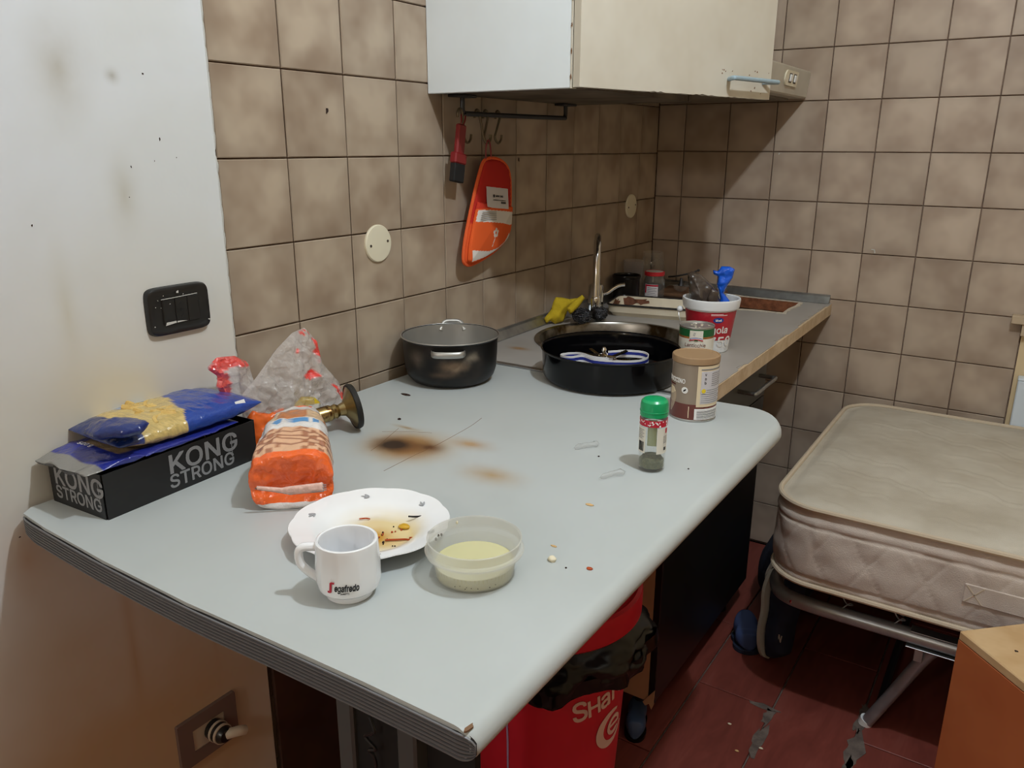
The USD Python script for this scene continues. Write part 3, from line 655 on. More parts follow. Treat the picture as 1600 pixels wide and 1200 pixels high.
m, uv, fr = inflate(pk, .026, MM @ T(0, 0, .009), .0017, back=.25, power=.4)
pkp = om.add('pocket', m, 'cloth_print', tint=np.array([pocket_col(q) for q in uv]), label='padded pocket with white bands and a flower print')
for k in range(5):
    om.add('stripe', moved(prism(LineString([(-1.112 - .002 * k, 1.2235 - .0045 * k), (-1.055, 1.220 - .0045 * k)]).buffer(.0006, cap_style=2), .0008), MM @ T(0, 0, .0212)), 'print_grey', parent=pkp)
om.add('binding', tube(np.c_[np.full(97, .034), np.array([P.exterior.interpolate(t, normalized=True).coords[0] for t in np.linspace(0, 1, 97)])], .0042, 8, True), 'orange_cloth', label='orange edge binding')
om.add('loop', tube(curve([(.036, -1.070, 1.335), (.036, -1.070, 1.36), (.036, -1.066, 1.378), (.036, -1.060, 1.3835), (.036, -1.054, 1.378), (.036, -1.050, 1.36), (.036, -1.048, 1.338)], 40), .0018, 6), 'red_handle', label='red hanging loop')
pc = Thing('paper_leaflet', 'folded printed paper stuck in the pocket of the oven mitt', 'paper')
pc.add('sheet', moved(bx(-.055, .035, -.02, .0285, 0, .0012), basis((.047, -1.028, 1.246), (0, .98, -.1), (-.12, .1, 1))), 'paper')
pM = basis((.0486, -1.055, 1.257), (-.02, .98, -.1), (-.12, .1, 1))
pc.add('print', moved(cat_([prism(Point(0, 0).buffer(.0035), .0006), moved(text('MOD CARE', .0045, .0006), T(.007, -.002, 0)), moved(prism(sbox(-.004, -.010, .05, -.0085), .0006), T(0, 0, 0)), moved(prism(sbox(.03, -.0165, .05, -.0125), .0006), T(0, 0, 0))]), pM), 'print_black')
hk = Thing('adhesive_hook', 'small clear plastic adhesive hook on the tiles behind the oven mitt', 'hook')
hk.add('plate', bx(.0005, .004, -.968, -.935, 1.150, 1.205, .001), 'glass')
hk.add('peg', tube(curve([(.003, -.952, 1.185), (.012, -.952, 1.182), (.018, -.952, 1.188), (.018, -.952, 1.196)], 16), .003, 8), 'glass')

# wall plates
for y_, z_, lab, ex in ((-1.4125, 1.176, 'round cream cover plate on the tiles left of the oven mitt', .0385), (-.195, 1.182, 'round cream cover plate on the tiles near the corner', .0385)):
    t = Thing('cover_plate', lab, 'cover plate', (0, y_, z_), group='round cover plates')
    t.add('disc', moved(lathe([(0, 0), (ex, 0), (ex, .0035), (ex - .0015, .0055), (ex - .006, .0062), (0, .0065)], 40), R(90, [0, 1, 0])), 'plastic_cream')
    for s in (-1, 1): t.add('screw', moved(lathe([(0, 0), (.0028, 0), (.0028, .001), (0, .001)], 12), T(.006, .0255 * s, .003 * s) @ R(90, [0, 1, 0])), 'screw_dark')
so = Thing('socket_plate', 'black power socket plate with paint smears on the white wall', 'power socket', (.012, -1.8975, 1.1195))
sp0 = affinity.translate(sbox(-.046, -.030, .046, .030).buffer(.009), 0, 0)
SM = basis((0, 0, 0), (0, 1, 0), (0, 0, 1))
def superpoly(a, b, e, n=64):
    th = np.linspace(0, 2 * PI, n, endpoint=False); return np.c_[a * np.sign(np.cos(th)) * np.abs(np.cos(th)) ** e, b * np.sign(np.sin(th)) * np.abs(np.sin(th)) ** e]
def dome(a, b, e, h, ins=.012):
    rings = [np.c_[superpoly(a - i, b - i, e), np.full(64, z)] for i, z in ((0, 0), (0, h * .45), (.0015, h * .8), (.005, h), (ins, h))]
    v = np.vstack(rings + [[[0, 0, h]]]); f = []
    for k in range(4):
        for i in range(64):
            q = [k * 64 + i, k * 64 + (i + 1) % 64, (k + 1) * 64 + (i + 1) % 64, (k + 1) * 64 + i]; f += [[q[0], q[1], q[2]], [q[0], q[2], q[3]]]
    for i in range(64): f.append([256 + i, 256 + (i + 1) % 64, 320])
    return trimesh.Trimesh(v, f, process=False)
so.add('frame', moved(dome(.0555, .0385, .28, .011), SM), 'black_plastic')
ins = so.add('insert', moved(bx(-.033, .033, -.021, .021, .0095, .0125, .001), SM), 'black_plastic')
for k in (-1, 0, 1):
    so.add('module', moved(bx(-.0325 + .022 * (k + 1), -.0115 + .022 * (k + 1), -.0205, .0205, .0115, .0135 + .0004 * (k == 0), .0008), SM), 'black_plastic', parent=ins)
for k in (-1, 0, 1): so.add('hole', moved(moved(lathe([(0, 0), (.0028, 0), (.0028, .0004), (0, .0004)], 14), T(0, .011 * k, .0138)), SM), 'black_slot')
for q_ in ([prism(Polygon([(-.031, -.0215), (-.029, -.0165), (-.012, -.0165), (-.012, -.0195)]), .0005), prism(Polygon([(-.0105, -.0195), (-.010, -.0168), (-.004, -.0172), (.008, -.0188)]), .0005), prism(LineString([(-.034, .0205), (-.012, .0208), (.03, .0222)]).buffer(.0005), .0005),
    prism(rough_poly(-.004, .029, .0022, 9, .4, 3), .0005), prism(rough_poly(.048, -.024, .0015, 9, .4, 5), .0005)] + [prism(rough_poly(*q, .0009, 8, .4, 7 + i), .0005) for i, q in enumerate(((-.045, .01), (-.04, .02), (-.036, .008), (-.05, -.02), (-.03, .026), (.005, .024), (-.02, .012)))]):
    so.add('paint_smear', moved(q_, SM @ T(0, 0, .0136)), 'paint_fleck', label='dried white paint')
lp = Thing('wall_plate', 'mauve rectangular power socket plate with a plug, below the table', 'power socket', (.012, -1.939, .337))
lM = SM
fr_ = sbox(-.058, -.045, .058, .045).buffer(.003).difference(sbox(-.033, -.022, .033, .022))
lp.add('frame', moved(prism(fr_, .008), lM), 'plate_mauve'); lp.add('insert', moved(bx(-.033, .033, -.022, .022, 0, .006), lM), 'plug_white')
pl = Thing('plug', 'black and white plug pushed into the mauve wall plate', 'plug', (.0185, -1.930, .337))
pl.add('body', moved(lathe([(0, 0), (.019, 0), (.020, .012), (.017, .03), (.012, .038), (0, .038)], 20), R(90, [0, 1, 0])), 'black_plastic')
for z_, r_ in ((.012, .0205), (.024, .0192)): pl.add('ring', moved(lathe([(r_ - .003, 0), (r_, 0), (r_, .005), (r_ - .003, .005), (r_ - .003, 0)], 24), T(z_, 0, 0) @ R(90, [0, 1, 0])), 'plug_white')
pl.add('cable', tube(curve([(.034, .004, 0), (.042, .012, .002), (.047, .022, .001), (.048, .032, -.004)], 24), .0095, 12), 'plug_white', label='torn stub of white cable sleeve')
# specks on plaster and tiles
for i, (x_, y_, z_, w_, h_) in enumerate(((.012, -1.907, 1.471, .003, .004), (.012, -1.892, 1.379, .0022, .006), (.012, -1.944, 1.340, .002, .005), (.012, -1.905, 1.347, .0015, .003), (.012, -1.867, 1.352, .0014, .002), (.012, -1.953, 1.296, .0015, .002), (.012, -2.098, 1.266, .002, .005), (.012, -1.950, 1.105, .0014, .004), (.012, -2.185, .838, .003, .003))):
    child(wn, 'fleck', moved(prism(rough_poly(0, 0, 1, 9, .35, 60 + i, w_ * .45, h_ * .45), .0004), basis((x_, y_, z_), (0, 1, 0), (0, 0, 1))), 'crumb_dark')
child(wl, 'fleck', moved(prism(rough_poly(0, 0, 1, 11, .4, 90, .0022, .005), .002), basis((.0005, -1.533, 1.433), (0, 1, -.2), (0, .2, 1))), 'crumb_dark', label='dark chip mark on a tile')
child(wl, 'fleck', moved(prism(rough_poly(0, 0, 1, 11, .4, 91, .0015, .004), .002), basis((.0005, -.875, 1.337), (0, 1, 0), (0, 0, 1))), 'crumb_dark')
child(wb, 'fleck', moved(prism(rough_poly(0, 0, 1, 9, .4, 92, .003, .004), .002), basis((.416, -.0005, 1.350), (1, 0, 0), (0, 0, 1))), 'paint_fleck')
child(wb, 'fleck', moved(prism(LineString([(-.006, .004), (.002, .003), (.004, -.006)]).buffer(.0016), .002), basis((.729, -.0005, 1.067), (1, 0, 0), (0, 0, 1))), 'paint_fleck')
child(wn, 'edge_crust', cat_([moved(blob(1, 200 + i, .4, (.004, .0035, rng(i).uniform(.012, .04)), 1), T(.004, EDGE + .003, .9 + .04 * i)) for i in range(24)]), 'paint_fleck', kind='stuff')
ld = Thing('ledge', 'small beige ledge on the tiled back wall at the right edge', 'ledge')
ld.add('board', bx(1.117, 1.30, -.034, -.0005, .893, .917, .002), 'ledge'); ld.add('bracket', bx(1.145, 1.16, -.028, -.0035, .86, .893, .001), 'ledge')
pn = Thing('white_panel', 'bluish white panel standing behind the mattress at the right edge', 'panel')
pn.add('board', bx(1.160, 1.80, -.045, -.006, 0, .735, .003), 'panel_bluewhite'); pn.add('top_edge', bx(1.159, 1.801, -.046, -.005, .7352, .742, .002), 'panel_bluewhite')
lamp = Thing('ceiling_lamp', 'bare bulb lamp on a cord above the table', 'lamp', LAMP)
lamp.add('cord', tube([(0, 0, .12), (0, 0, RZ - LAMP[2])], .003, 8), 'plastic_white'); lamp.add('socket', lathe([(0, .06), (.016, .06), (.02, .07), (.02, .12), (.004, .13), (0, .13)], 20), 'plastic_white')
lamp2 = Thing('ceiling_lamp', 'second bare bulb lamp on a cord at the far end of the room', 'lamp', LAMP2)
lamp2.add('cord', tube([(0, 0, .14), (0, 0, RZ - LAMP2[2])], .003, 8), 'plastic_white'); lamp2.add('socket', lathe([(0, .08), (.016, .08), (.02, .09), (.02, .14), (.004, .15), (0, .15)], 20), 'plastic_white')
# ------------------------------------------------------------------ things on the table
TZ = .88
def facing(x, y): return math.degrees(math.atan2(CAM[1] - y, CAM[0] - x))

# black display carton
bxn = Thing('carton_tray', 'black cardboard display tray printed KONG STRONG against the white wall', 'box', (.151, -2.130, TZ), 3.0)
W_, L_, H_ = .124, .262, .066                     # local: x from -W_ to 0, y from 0 to L_
def wall_piece(p0, p1, h0, h1, t=.0016):
    p0, p1 = np.array(p0), np.array(p1); d = (p1 - p0) / np.linalg.norm(p1 - p0)
    return moved(prism(Polygon([(0, 0), (np.linalg.norm(p1 - p0), 0), (np.linalg.norm(p1 - p0), h1), (0, h0)]), t), basis((p0[0], p0[1], 0), (d[0], d[1], 0), (0, 0, 1)))
bxn.add('bottom', bx(-W_, 0, 0, L_, 0, .0016), 'carton_black')
for a, b, lab in (((-W_, 0), (0, 0), 'near end wall'), ((0, 0), (0, L_), 'long side wall facing the table'), ((0, L_), (-W_, L_), 'far end wall'), ((-W_, L_), (-W_, 0), 'long side wall along the wall')):
    a2 = np.array(a) * 1.0; b2 = np.array(b) * 1.0
    d = (b2 - a2) / np.linalg.norm(b2 - a2); q = .0017
    bxn.add('side', wall_piece(a2 + d * 0, b2 - d * q, H_, H_), 'carton_black', label=lab)
def logo(M):
    bxn.add('lettering', moved(cat_([text('KONG', .0275, .0004, True, 1.16), moved(text('STRONG', .0195, .0004, True, 1.06), T(0, -.0225, 0))]), M), 'print_silver', label='grey lettering KONG STRONG')
    bxn.add('small_print', moved(prism(sbox(0, -.021, .0012, .028), .0004), M @ T(.1155, 0, 0)), 'print_silver')
logo(basis((.00155, .098, .031), (0, 1, .0), (0, 0, 1)))
logo(basis((-.114, -.00155, .031), (1, 0, .0), (0, 0, 1)) @ np.diag([.90, .95, 1, 1]))

# pasta pouches
NAVY, BLUE, PASTA = S(24, 40, 96), S(26, 66, 156), S(214, 186, 118)
def pouch(L, W, H, col, nu=90, nv=44, amp=.004, seed=0, flat=.06, clearance=0.0, endw=.9):
    """pillow bag lying along +x (0..L), width W along y, crimped flat at both ends"""
    u = np.linspace(0, 1, nu); th = np.linspace(0, 2 * PI, nv, endpoint=False)
    env = np.clip(np.minimum(u, 1 - u) / .22, 0, 1) ** .55; env = np.maximum(env, flat)
    wid = W / 2 * (endw + (1 - endw) * np.sin(PI * u))
    c, s = np.cos(th), np.sin(th)
    y = wid[:, None] * np.sign(c) * np.abs(c) ** .8; z = H / 2 * env[:, None] * np.sign(s) * np.abs(s) ** .75
    x = np.repeat((u * L)[:, None], nv, 1)
    V = np.stack([x, y, z], -1)
    nz = (meshkit.fbm(np.stack([x * 45, y * 45, z * 30], -1), 3, seed) - .5)
    cre = np.abs(np.sin(x * 90 + 5 * meshkit.noise(np.stack([x * 20, y * 25, z * 0], -1), seed + 3))) - .5
    V[..., 2] += np.sign(s)[None] * (amp * nz * 2 + amp * .25 * cre) * env[:, None]; V[..., 1] += amp * nz * env[:, None]
    v = V.reshape(-1, 3); f = []
    for i in range(nu - 1):
        for j in range(nv):
            a, b, c2, d = i * nv + j, i * nv + (j + 1) % nv, (i + 1) * nv + (j + 1) % nv, (i + 1) * nv + j; f += [[a, c2, b], [a, d, c2]]
    v = np.vstack([v, V[0].mean(0), V[-1].mean(0)])
    for j in range(nv): f += [[len(v) - 2, j, (j + 1) % nv], [len(v) - 1, (nu - 1) * nv + (j + 1) % nv, (nu - 1) * nv + j]]
    uu = np.r_[np.repeat(u, nv), 0, 1]; tt = np.r_[np.tile(th, nu), 0, 0]
    tint = np.array([col(a, math.cos(b), math.sin(b), k) for k, (a, b) in enumerate(zip(uu, tt))])
    return trimesh.Trimesh(v, f, process=False), tint
def pasta_bits(n, x0, x1, y0, y1, z, seed, r=.0045):
    g = rng(seed); out = []
    for i in range(n):
        m = moved(tube(curve([(-.014, 0, 0), (-.005, .003, .002), (.005, .003, .002), (.014, 0, 0)], 6), r, 6), R(g.uniform(0, 180), [0, 0, 1]) @ R(g.uniform(-20, 20), [0, 1, 0]))
        out.append(moved(m, T(g.uniform(x0, x1), g.uniform(y0, y1), z(g) if callable(z) else z)))
    return out
g = rng(33); nz1 = g.random(20000)
def col_top(u, c, s, k):
    if s > -.3 and u < .15: return S(28, 48, 108)
    edge = .53 + .10 * c + .012 * math.sin(9 * c)
    if u < edge and s > -.55 and not (c > .97):
        if c > .62 and .28 < u < .50: return S(196, 208, 222) if int((u - .28) * 70) % 2 else S(96, 130, 184)
        return np.array(PASTA) * (.78 + .3 * nz1[k % 20000])
    return BLUE
pb = Thing('pasta_bag', 'blue and clear bag of pasta lying on top of the black tray', 'pasta bag', (.075, -2.095, .972), 90)
m, tint = pouch(.245, .145, .038, col_top, 110, 56, .0035, 1)
pb.add('bag', m, 'film_print', tint=tint)
pb.add('pasta', cat_(pasta_bits(40, .070, .112, -.045, .050, lambda g: .0118 + g.uniform(-.003, .002), 4)), 'pasta', label='pasta showing through the clear window', kind='stuff')
m, uv, fr = inflate([(0, 0), (.03, -.012), (.075, -.004), (.092, .012), (.085, .034), (.05, .046), (.012, .04), (-.01, .022)], .022, basis((-.020, -.018, .0175), (.25, -.97, .12), (.97, .25, .1)), .004, noise_amp=.004, noise_scale=60, seed=4)
pb.add('folded_end', m, 'film_print', tint=np.tile(np.array(S(26, 46, 112)), (len(m.vertices), 1)), label='folded navy end of the bag')
tM = basis((.165, .050, .0245), (0, -1, 0), (1, 0, 0))
pb.add('lettering', moved(cat_([moved(text('F', .010, .0004, True), T(-.062, -.01, 0)), moved(text('E3', .007, .0004, True), T(-.058, -.024, -.001))]), basis((.19, -.002, .0185), (0, -1, .15), (1, 0, -.05))), 'print_white')
pb.add('price_mark', moved(prism(sbox(-.009, -.005, .009, .005), .0006), basis((.205, -.0635, .008), (1, 0, 0), (0, .45, .9))), 'print_white', label='small white printed block')
def col_low(u, c, s, k):
    if u < .10: return S(134, 132, 128) if s > -.2 else S(60, 62, 80)
    if .24 < u < .9 and -.6 < c < .55 and s > 0: return np.array(S(176, 150, 110)) * (.85 + .2 * nz1[k % 20000])
    return S(38, 48, 140)
pb2 = Thing('pasta_bag', 'lower blue bag with grey crimped end sticking out of the black tray', 'pasta bag', (.083, -2.150, .9525), 91)
m, tint = pouch(.25, .140, .012, col_low, 80, 44, .003, 9, .1)
v = np.array(m.vertices); v[:, 2] += -.006 * np.clip((.05 - v[:, 0]) / .05, 0, 1) + .004 * np.sin(v[:, 1] * 90) * np.clip((.06 - v[:, 0]) / .06, 0, 1); m.vertices = v
pb2.add('bag', m, 'film_print', tint=tint)
pb2.add('lettering', moved(text('500 g', .008, .0006), basis((.052, .022, .0065), (.15, -1, 0), (1, .15, 0)) @ T(-.02, 0, 0)), 'print_white')

# bread bag: loft along its axis
bd = Thing('bread_bag', 'white and orange printed bag of sliced bread rusks standing beside the black tray', 'bread bag', (.320, -1.950, TZ), math.degrees(math.atan2(.73, -.68)))
ORG, WHT, TOA = S(242, 106, 46), S(226, 222, 220), S(192, 122, 78)
def bread_mesh():
    nu, nv = 130, 100; V = []; tint = []; Lb = .205
    us = np.concatenate([np.linspace(-.42, 0, 36), np.linspace(0, 1, nu - 36)[1:]]); nu = len(us)
    g = rng(8)
    for u in us:
        # u<0: the front face rolled down to the table; u>0 the length
        if u < 0:
            k = 1 + u / .42; x = -.012 + .012 * k - .020 * math.sin(k * PI / 2) + .0; w = .057 * (k ** .35 if k > 0 else 0); h0, h1 = .034 * (1 - k ** .45), .034 + .046 * k ** .45
        else:
            x = -.020 + u * Lb; w = .057 - .030 * u ** 1.6; h0, h1 = .0 + .016 * u ** 2, .080 + .034 * math.sin(min(1, u * 1.5) * PI / 2) - .030 * u * u
        th = np.linspace(0, 2 * PI, nv, endpoint=False); c, s = np.cos(th), np.sin(th)
        yy = w * np.sign(c) * np.abs(c) ** .55; zz = (h0 + h1) / 2 + (h1 - h0) / 2 * np.sign(s) * np.abs(s) ** .6
        V.append(np.stack([np.full(nv, x), yy, zz], 1))
    V = np.array(V); nz = meshkit.fbm(V * 55, 3, 4) - .5
    cre = np.abs(np.sin(V[..., 1] * 130 + 6 * meshkit.noise(V * 25, 2))) - .5
    lift = np.clip(V[..., 2] / .03, 0, 1)
    V[..., 2] += (nz * .008 + cre * .0022) * lift; V[..., 0] += nz * .006; V[..., 1] += nz * .005
    face = (us < .03)[:, None] * np.clip(V[..., 2] / .02, 0, 1)
    V[..., 0] -= face * (.0045 * np.exp(-((np.abs(V[..., 1] + .003 * np.sin(V[..., 2] * 90)) - 0) / .004) ** 2) + .004 * np.exp(-((V[..., 1] - .034 + .2 * (V[..., 2] - .04)) / .005) ** 2) + .004 * np.exp(-((V[..., 1] + .030 + .25 * (V[..., 2] - .04)) / .0045) ** 2)) - face * .006 * np.exp(-((V[..., 2] - .030) / .008) ** 2)
    for i, u in enumerate(us):
        for j in range(nv):
            x, y, z = V[i, j]; a = y / .057
            if u < 0 or (u < .03 and z < .08):
                if z < .010: col = WHT
                elif z < .078: col = ORG
                else: col = ORG
            else:
                top = z > .045
                if not top and abs(a) > .5 and y < 0:
                    col = WHT if z > .05 else S(226, 222, 220); q = math.sin(x * 260) * math.sin(z * 260); col = TOA if (x < .07 and z < .05 and q > -.4) else col
                elif u < .045: col = ORG
                elif u < .30:
                    r_ = int(u * 26); q = (math.sin(y * 262 + (r_ % 2) * PI) > -.35); col = S(222, 176, 142) if q else S(170, 112, 82)
                    if (u * 26) % 1 < .22: col = S(150, 96, 72)
                elif u < .36: col = WHT
                elif u < .46: col = S(86, 150, 206) if (math.sin(y * 330) > -.35 and abs(y) < .036 and .375 < u < .445) else WHT
                elif u < .68:
                    q = math.sin(y * 95 + 1.1) > -.35; col = np.array(TOA) * (.85 + .3 * meshkit.noise(np.array([x * 200, y * 200, 0.0]))) if q else S(214, 182, 146)
                elif u < .80: col = WHT
                else: col = ORG if (abs(a) < .30 and u > .86) else WHT
            tint.append(col)
    v = V.reshape(-1, 3); f = []
    for i in range(nu - 1):
        for j in range(nv):
            a, b, c2, d = i * nv + j, i * nv + (j + 1) % nv, (i + 1) * nv + (j + 1) % nv, (i + 1) * nv + j; f += [[a, c2, b], [a, d, c2]]
    v = np.vstack([v, V[0].mean(0), V[-1].mean(0)]); tint += [ORG, WHT]
    for j in range(nv): f += [[len(v) - 2, j, (j + 1) % nv], [len(v) - 1, (nu - 1) * nv + (j + 1) % nv, (nu - 1) * nv + j]]
    v[:, 2] = np.maximum(v[:, 2], .0004)
    m = trimesh.Trimesh(v, f, process=False); return m, np.array(tint)
m, tint = bread_mesh(); bd.add('bag', m, 'film_print', tint=tint)
m, uv, fr = inflate([(-.046, .030), (-.042, .0345), (-.01, .0295), (.0, .031), (.046, .034), (.047, .019), (.0, .0175), (-.012, .021), (-.042, .028)], .0012, basis((-.0335, .002, .010), (0, -1, 0), (-.05, 0, 1)), .003, noise_amp=.0008)
bd.add('end_seal', m, 'film_print', tint=np.tile(np.array(S(226, 186, 174)), (len(m.vertices), 1)), label='pale pinkish heat-sealed strip across the end')
for k in range(4): bd.add('seal_line', moved(prism(sbox(.004, 0, .050, .0011), .0006), basis((-.0350, .002, .0315 + .0026 * k), (0, -1, 0), (-.05, 0, 1))), 'print_silver')

# brass stand lying on its side
bs = Thing('brass_stand', 'tarnished brass stand with a black ringed round foot lying on its side', 'metal stand')
prof = [(0, -.135), (.011, -.135), (.0145, -.128), (.0145, -.035), (.012, -.030), (.0135, -.024), (.010, -.018), (.013, -.008), (.024, -.001), (.033, .003), (.0375, .0045), (.0375, .013), (.036, .0145), (0, .0145)]
bA = np.array([.45, .89, .0]); bA /= np.linalg.norm(bA); bC = np.array([.168, -1.686, TZ + .0425])
bA[2] = .13; bA /= np.linalg.norm(bA)
bMx = basis(bC, np.cross([0, 0, 1.0], bA), np.cross(bA, np.cross([0, 0, 1.0], bA)))
bs.add('stem', moved(lathe(prof[:6] + [(0, -.024)], 32), bMx), 'brass', label='spotted brass stem'); bs.add('foot', moved(lathe([(0, -.024)] + prof[5:], 48), bMx), 'brass_clean', label='round brass foot')
bs.add('ring', moved(lathe([(.0372, .0035), (.0405, .0045), (.0420, .009), (.0405, .0135), (.0372, .0145), (.0372, .0035)], 48), bMx), 'rubber', label='black rubber ring')

# clear carrier bag, crumpled
CB = basis((.072, 0, 0), (0, 1, 0), (-.10, 0, 1))
def zshift(poly): return [(a, b) for a, b in poly]
cl_poly = [(-1.848, .884), (-1.852, .940), (-1.850, .979), (-1.816, 1.001), (-1.764, 1.040), (-1.726, 1.061), (-1.697, 1.065), (-1.676, 1.040), (-1.669, .996), (-1.636, .952), (-1.622, .915), (-1.640, .8835), (-1.70, .8825), (-1.78, .8825)]
clr = Thing('plastic_bag', 'crumpled clear plastic bag with red print slumped against the tiled wall', 'plastic bag')
m, uv, fr = inflate(cl_poly, .062, T(.115, 0, 0) @ CB, .0042, noise_amp=.024, noise_scale=46, seed=12, power=.6)
reds = [Polygon([(-1.690, 1.048), (-1.676, 1.035), (-1.668, .996), (-1.678, .994), (-1.694, 1.02)]), Polygon([(-1.742, .990), (-1.712, .994), (-1.706, .981), (-1.735, .979)]), Polygon([(-1.668, .960), (-1.640, .935), (-1.622, .915), (-1.640, .905), (-1.662, .935)]),
        Polygon([(-1.680, .905), (-1.650, .905), (-1.640, .890), (-1.678, .888)]), Polygon([(-1.772, .918), (-1.742, .923), (-1.742, .913), (-1.770, .909)]), Polygon([(-1.716, 1.060), (-1.70, 1.062), (-1.69, 1.052), (-1.71, 1.054)]), Polygon([(-1.745, 1.036), (-1.728, 1.033), (-1.735, 1.028)])]
nn = meshkit.noise(np.c_[uv * 240, np.zeros(len(uv))], 5)
rt = np.array([1.0 if (f_ and any(p.contains(Point(q)) for p in reds) and n_ > .25) else 0.0 for q, f_, n_ in zip(uv, fr, nn)])
v = np.array(m.vertices); v[:, 0] = np.maximum(v[:, 0], .004); m.vertices = v
clr.add('film', m, 'bag_film', smooth=False, tint=np.repeat(rt[:, None], 3, 1))
ear = Polygon([(-1.893, 1.032), (-1.870, 1.045), (-1.835, 1.040), (-1.812, 1.024), (-1.806, .990), (-1.806, .955), (-1.85, .940), (-1.866, .975), (-1.880, .996), (-1.874, 1.014)])
m, uv, fr = inflate(ear, .030, T(.095, 0, 0) @ CB, .004, noise_amp=.013, noise_scale=60, seed=15)
er = [Polygon([(-1.893, 1.025), (-1.87, 1.05), (-1.835, 1.045), (-1.812, 1.03), (-1.815, 1.018), (-1.85, 1.026), (-1.875, 1.018)]), Polygon([(-1.885, 1.02), (-1.862, 1.02), (-1.855, .985), (-1.86, .965), (-1.872, .975)])]
rt = np.array([.9 if any(p.contains(Point(q)) for p in er) else 0.0 for q in uv]); v = np.array(m.vertices); v[:, 0] = np.maximum(v[:, 0], .016); m.vertices = v
clr.add('handle_knot', m, 'bag_film', smooth=False, tint=np.repeat(rt[:, None], 3, 1), label='knotted red printed handle of the bag')
m, uv, fr = inflate([(-.045, 0), (.03, 0), (.034, .04), (.024, .062), (-.002, .056), (-.03, .068), (-.044, .055)], .02, basis((.118, -1.815, TZ + .001), (.25, .97, 0), (-.1, 0, 1)), .003, noise_amp=.006, noise_scale=50, seed=17)
single('wrapper', m, 'orange_film', 'crumpled orange wrapper squeezed between the black tray and the clear bag', 'wrapper', smooth=True)
yp = Thing('snack_packet', 'small yellow and foil packet leaning behind the brass stand', 'packet')
m, uv, fr = inflate([(-.030, 0), (.026, 0), (.028, .052), (.018, .063), (-.004, .066), (-.018, .052)], .012, basis((.118, -1.742, TZ + .001), (.60, .80, 0), (-.16, .1, 1)), .003, noise_amp=.003, noise_scale=60, seed=19)
yp.add('body', m, 'film_print', tint=np.array([S(196, 194, 188) if (a > .006 and b < .05) else S(206, 176, 30) for a, b in uv]))

# plate with leftovers
pt = Thing('plate', 'white scalloped dinner plate with oily orange leftovers behind the mug', 'plate', (.482, -1.966, TZ))
def scal(th, r, z): return r * (1 + .022 * np.abs(np.sin(th * 6)) * np.clip((r - .06) / .04, 0, 1) - .012 * np.clip((r - .06) / .04, 0, 1))
pt.add('dish', lathe([(0, .004), (.048, .004), (.056, .0055), (.066, .0125), (.080, .0175), (.098, .0215), (.1025, .0232), (.1030, .0222), (.098, .0195), (.080, .0150), (.066, .009), (.060, .003), (.058, 0), (.054, 0), (.053, .002), (0, .002)], 120, scal), 'plate_food')
for i in range(6):
    a = math.radians(i * 60 + 14); lf = []
    for s, (l, w) in ((-1, (.013, .0030)), (1, (.011, .0026)), (0, (.017, .0022))):
        e = affinity.rotate(affinity.translate(affinity.scale(Point(0, 0).buffer(1, 8), l * .35, w * .5), l * .35, 0), 30 * s, origin=(0, 0)); lf.append(e)
    M = T(.0765 * math.cos(a), .0765 * math.sin(a), .0180) @ R(math.degrees(a) + 60, [0, 0, 1]) @ R(14, [1, 0, 0])
    M = T(.083 * math.cos(a), .083 * math.sin(a), .0189) @ R(math.degrees(a), [0, 0, 1]) @ R(-13, [0, 1, 0]) @ R(75, [0, 0, 1])
    lfp = pt.add('leaf_print', moved(prism(lf[0], .0005), M), 'print_leaf', label='grey leaf motif')
    for q in lf[1:]: pt.add('leaf_print', moved(prism(q, .0005), M), 'print_leaf', parent=lfp)
fd = Thing('food_leftovers', 'bits of orange and yellow leftover food on the white plate', 'food', (.482, -1.966, TZ + .0042))
for nm, c, r_, sx, sy, h, mt, sd in (('egg_bit', (.034, .030), .008, 1.2, 1, .004, 'egg_yellow', 1),):
    fd.add(nm, moved(blob(1, sd, .3, (.008, .006, .003)), T(.026, .036, .0025)), mt)
for i, (ctrl, w, mt) in enumerate(((((.030, -.006), (.040, .002), (.050, .010), (.056, .012)), .0012, 'chilli'), (((.020, .052), (.028, .056), (.036, .064)), .0012, 'print_black'), (((-.040, .020), (-.034, .026), (-.028, .028)), .0009, 'chilli'), (((.052, .016), (.060, .022)), .0011, 'chilli'), (((.066, -.042), (.072, -.036)), .001, 'chilli'))):
    hz = .002 if i != 1 and i != 4 else .009
    fd.add('strip', tube(curve([(a, b, hz) for a, b in ctrl], 12), w, 6), mt, label='thin strip of leftover vegetable')
g = rng(77)
for i in range(16):
    a, r_ = g.uniform(-.6, 1.6), g.uniform(.005, .046); fd.add('speck', moved(blob(g.uniform(.0008, .0017), 300 + i, .3, sub=1), T(.012 + r_ * math.cos(a), r_ * math.sin(a) - .004, .001)), 'crumb_dark' if i % 3 else 'chilli')

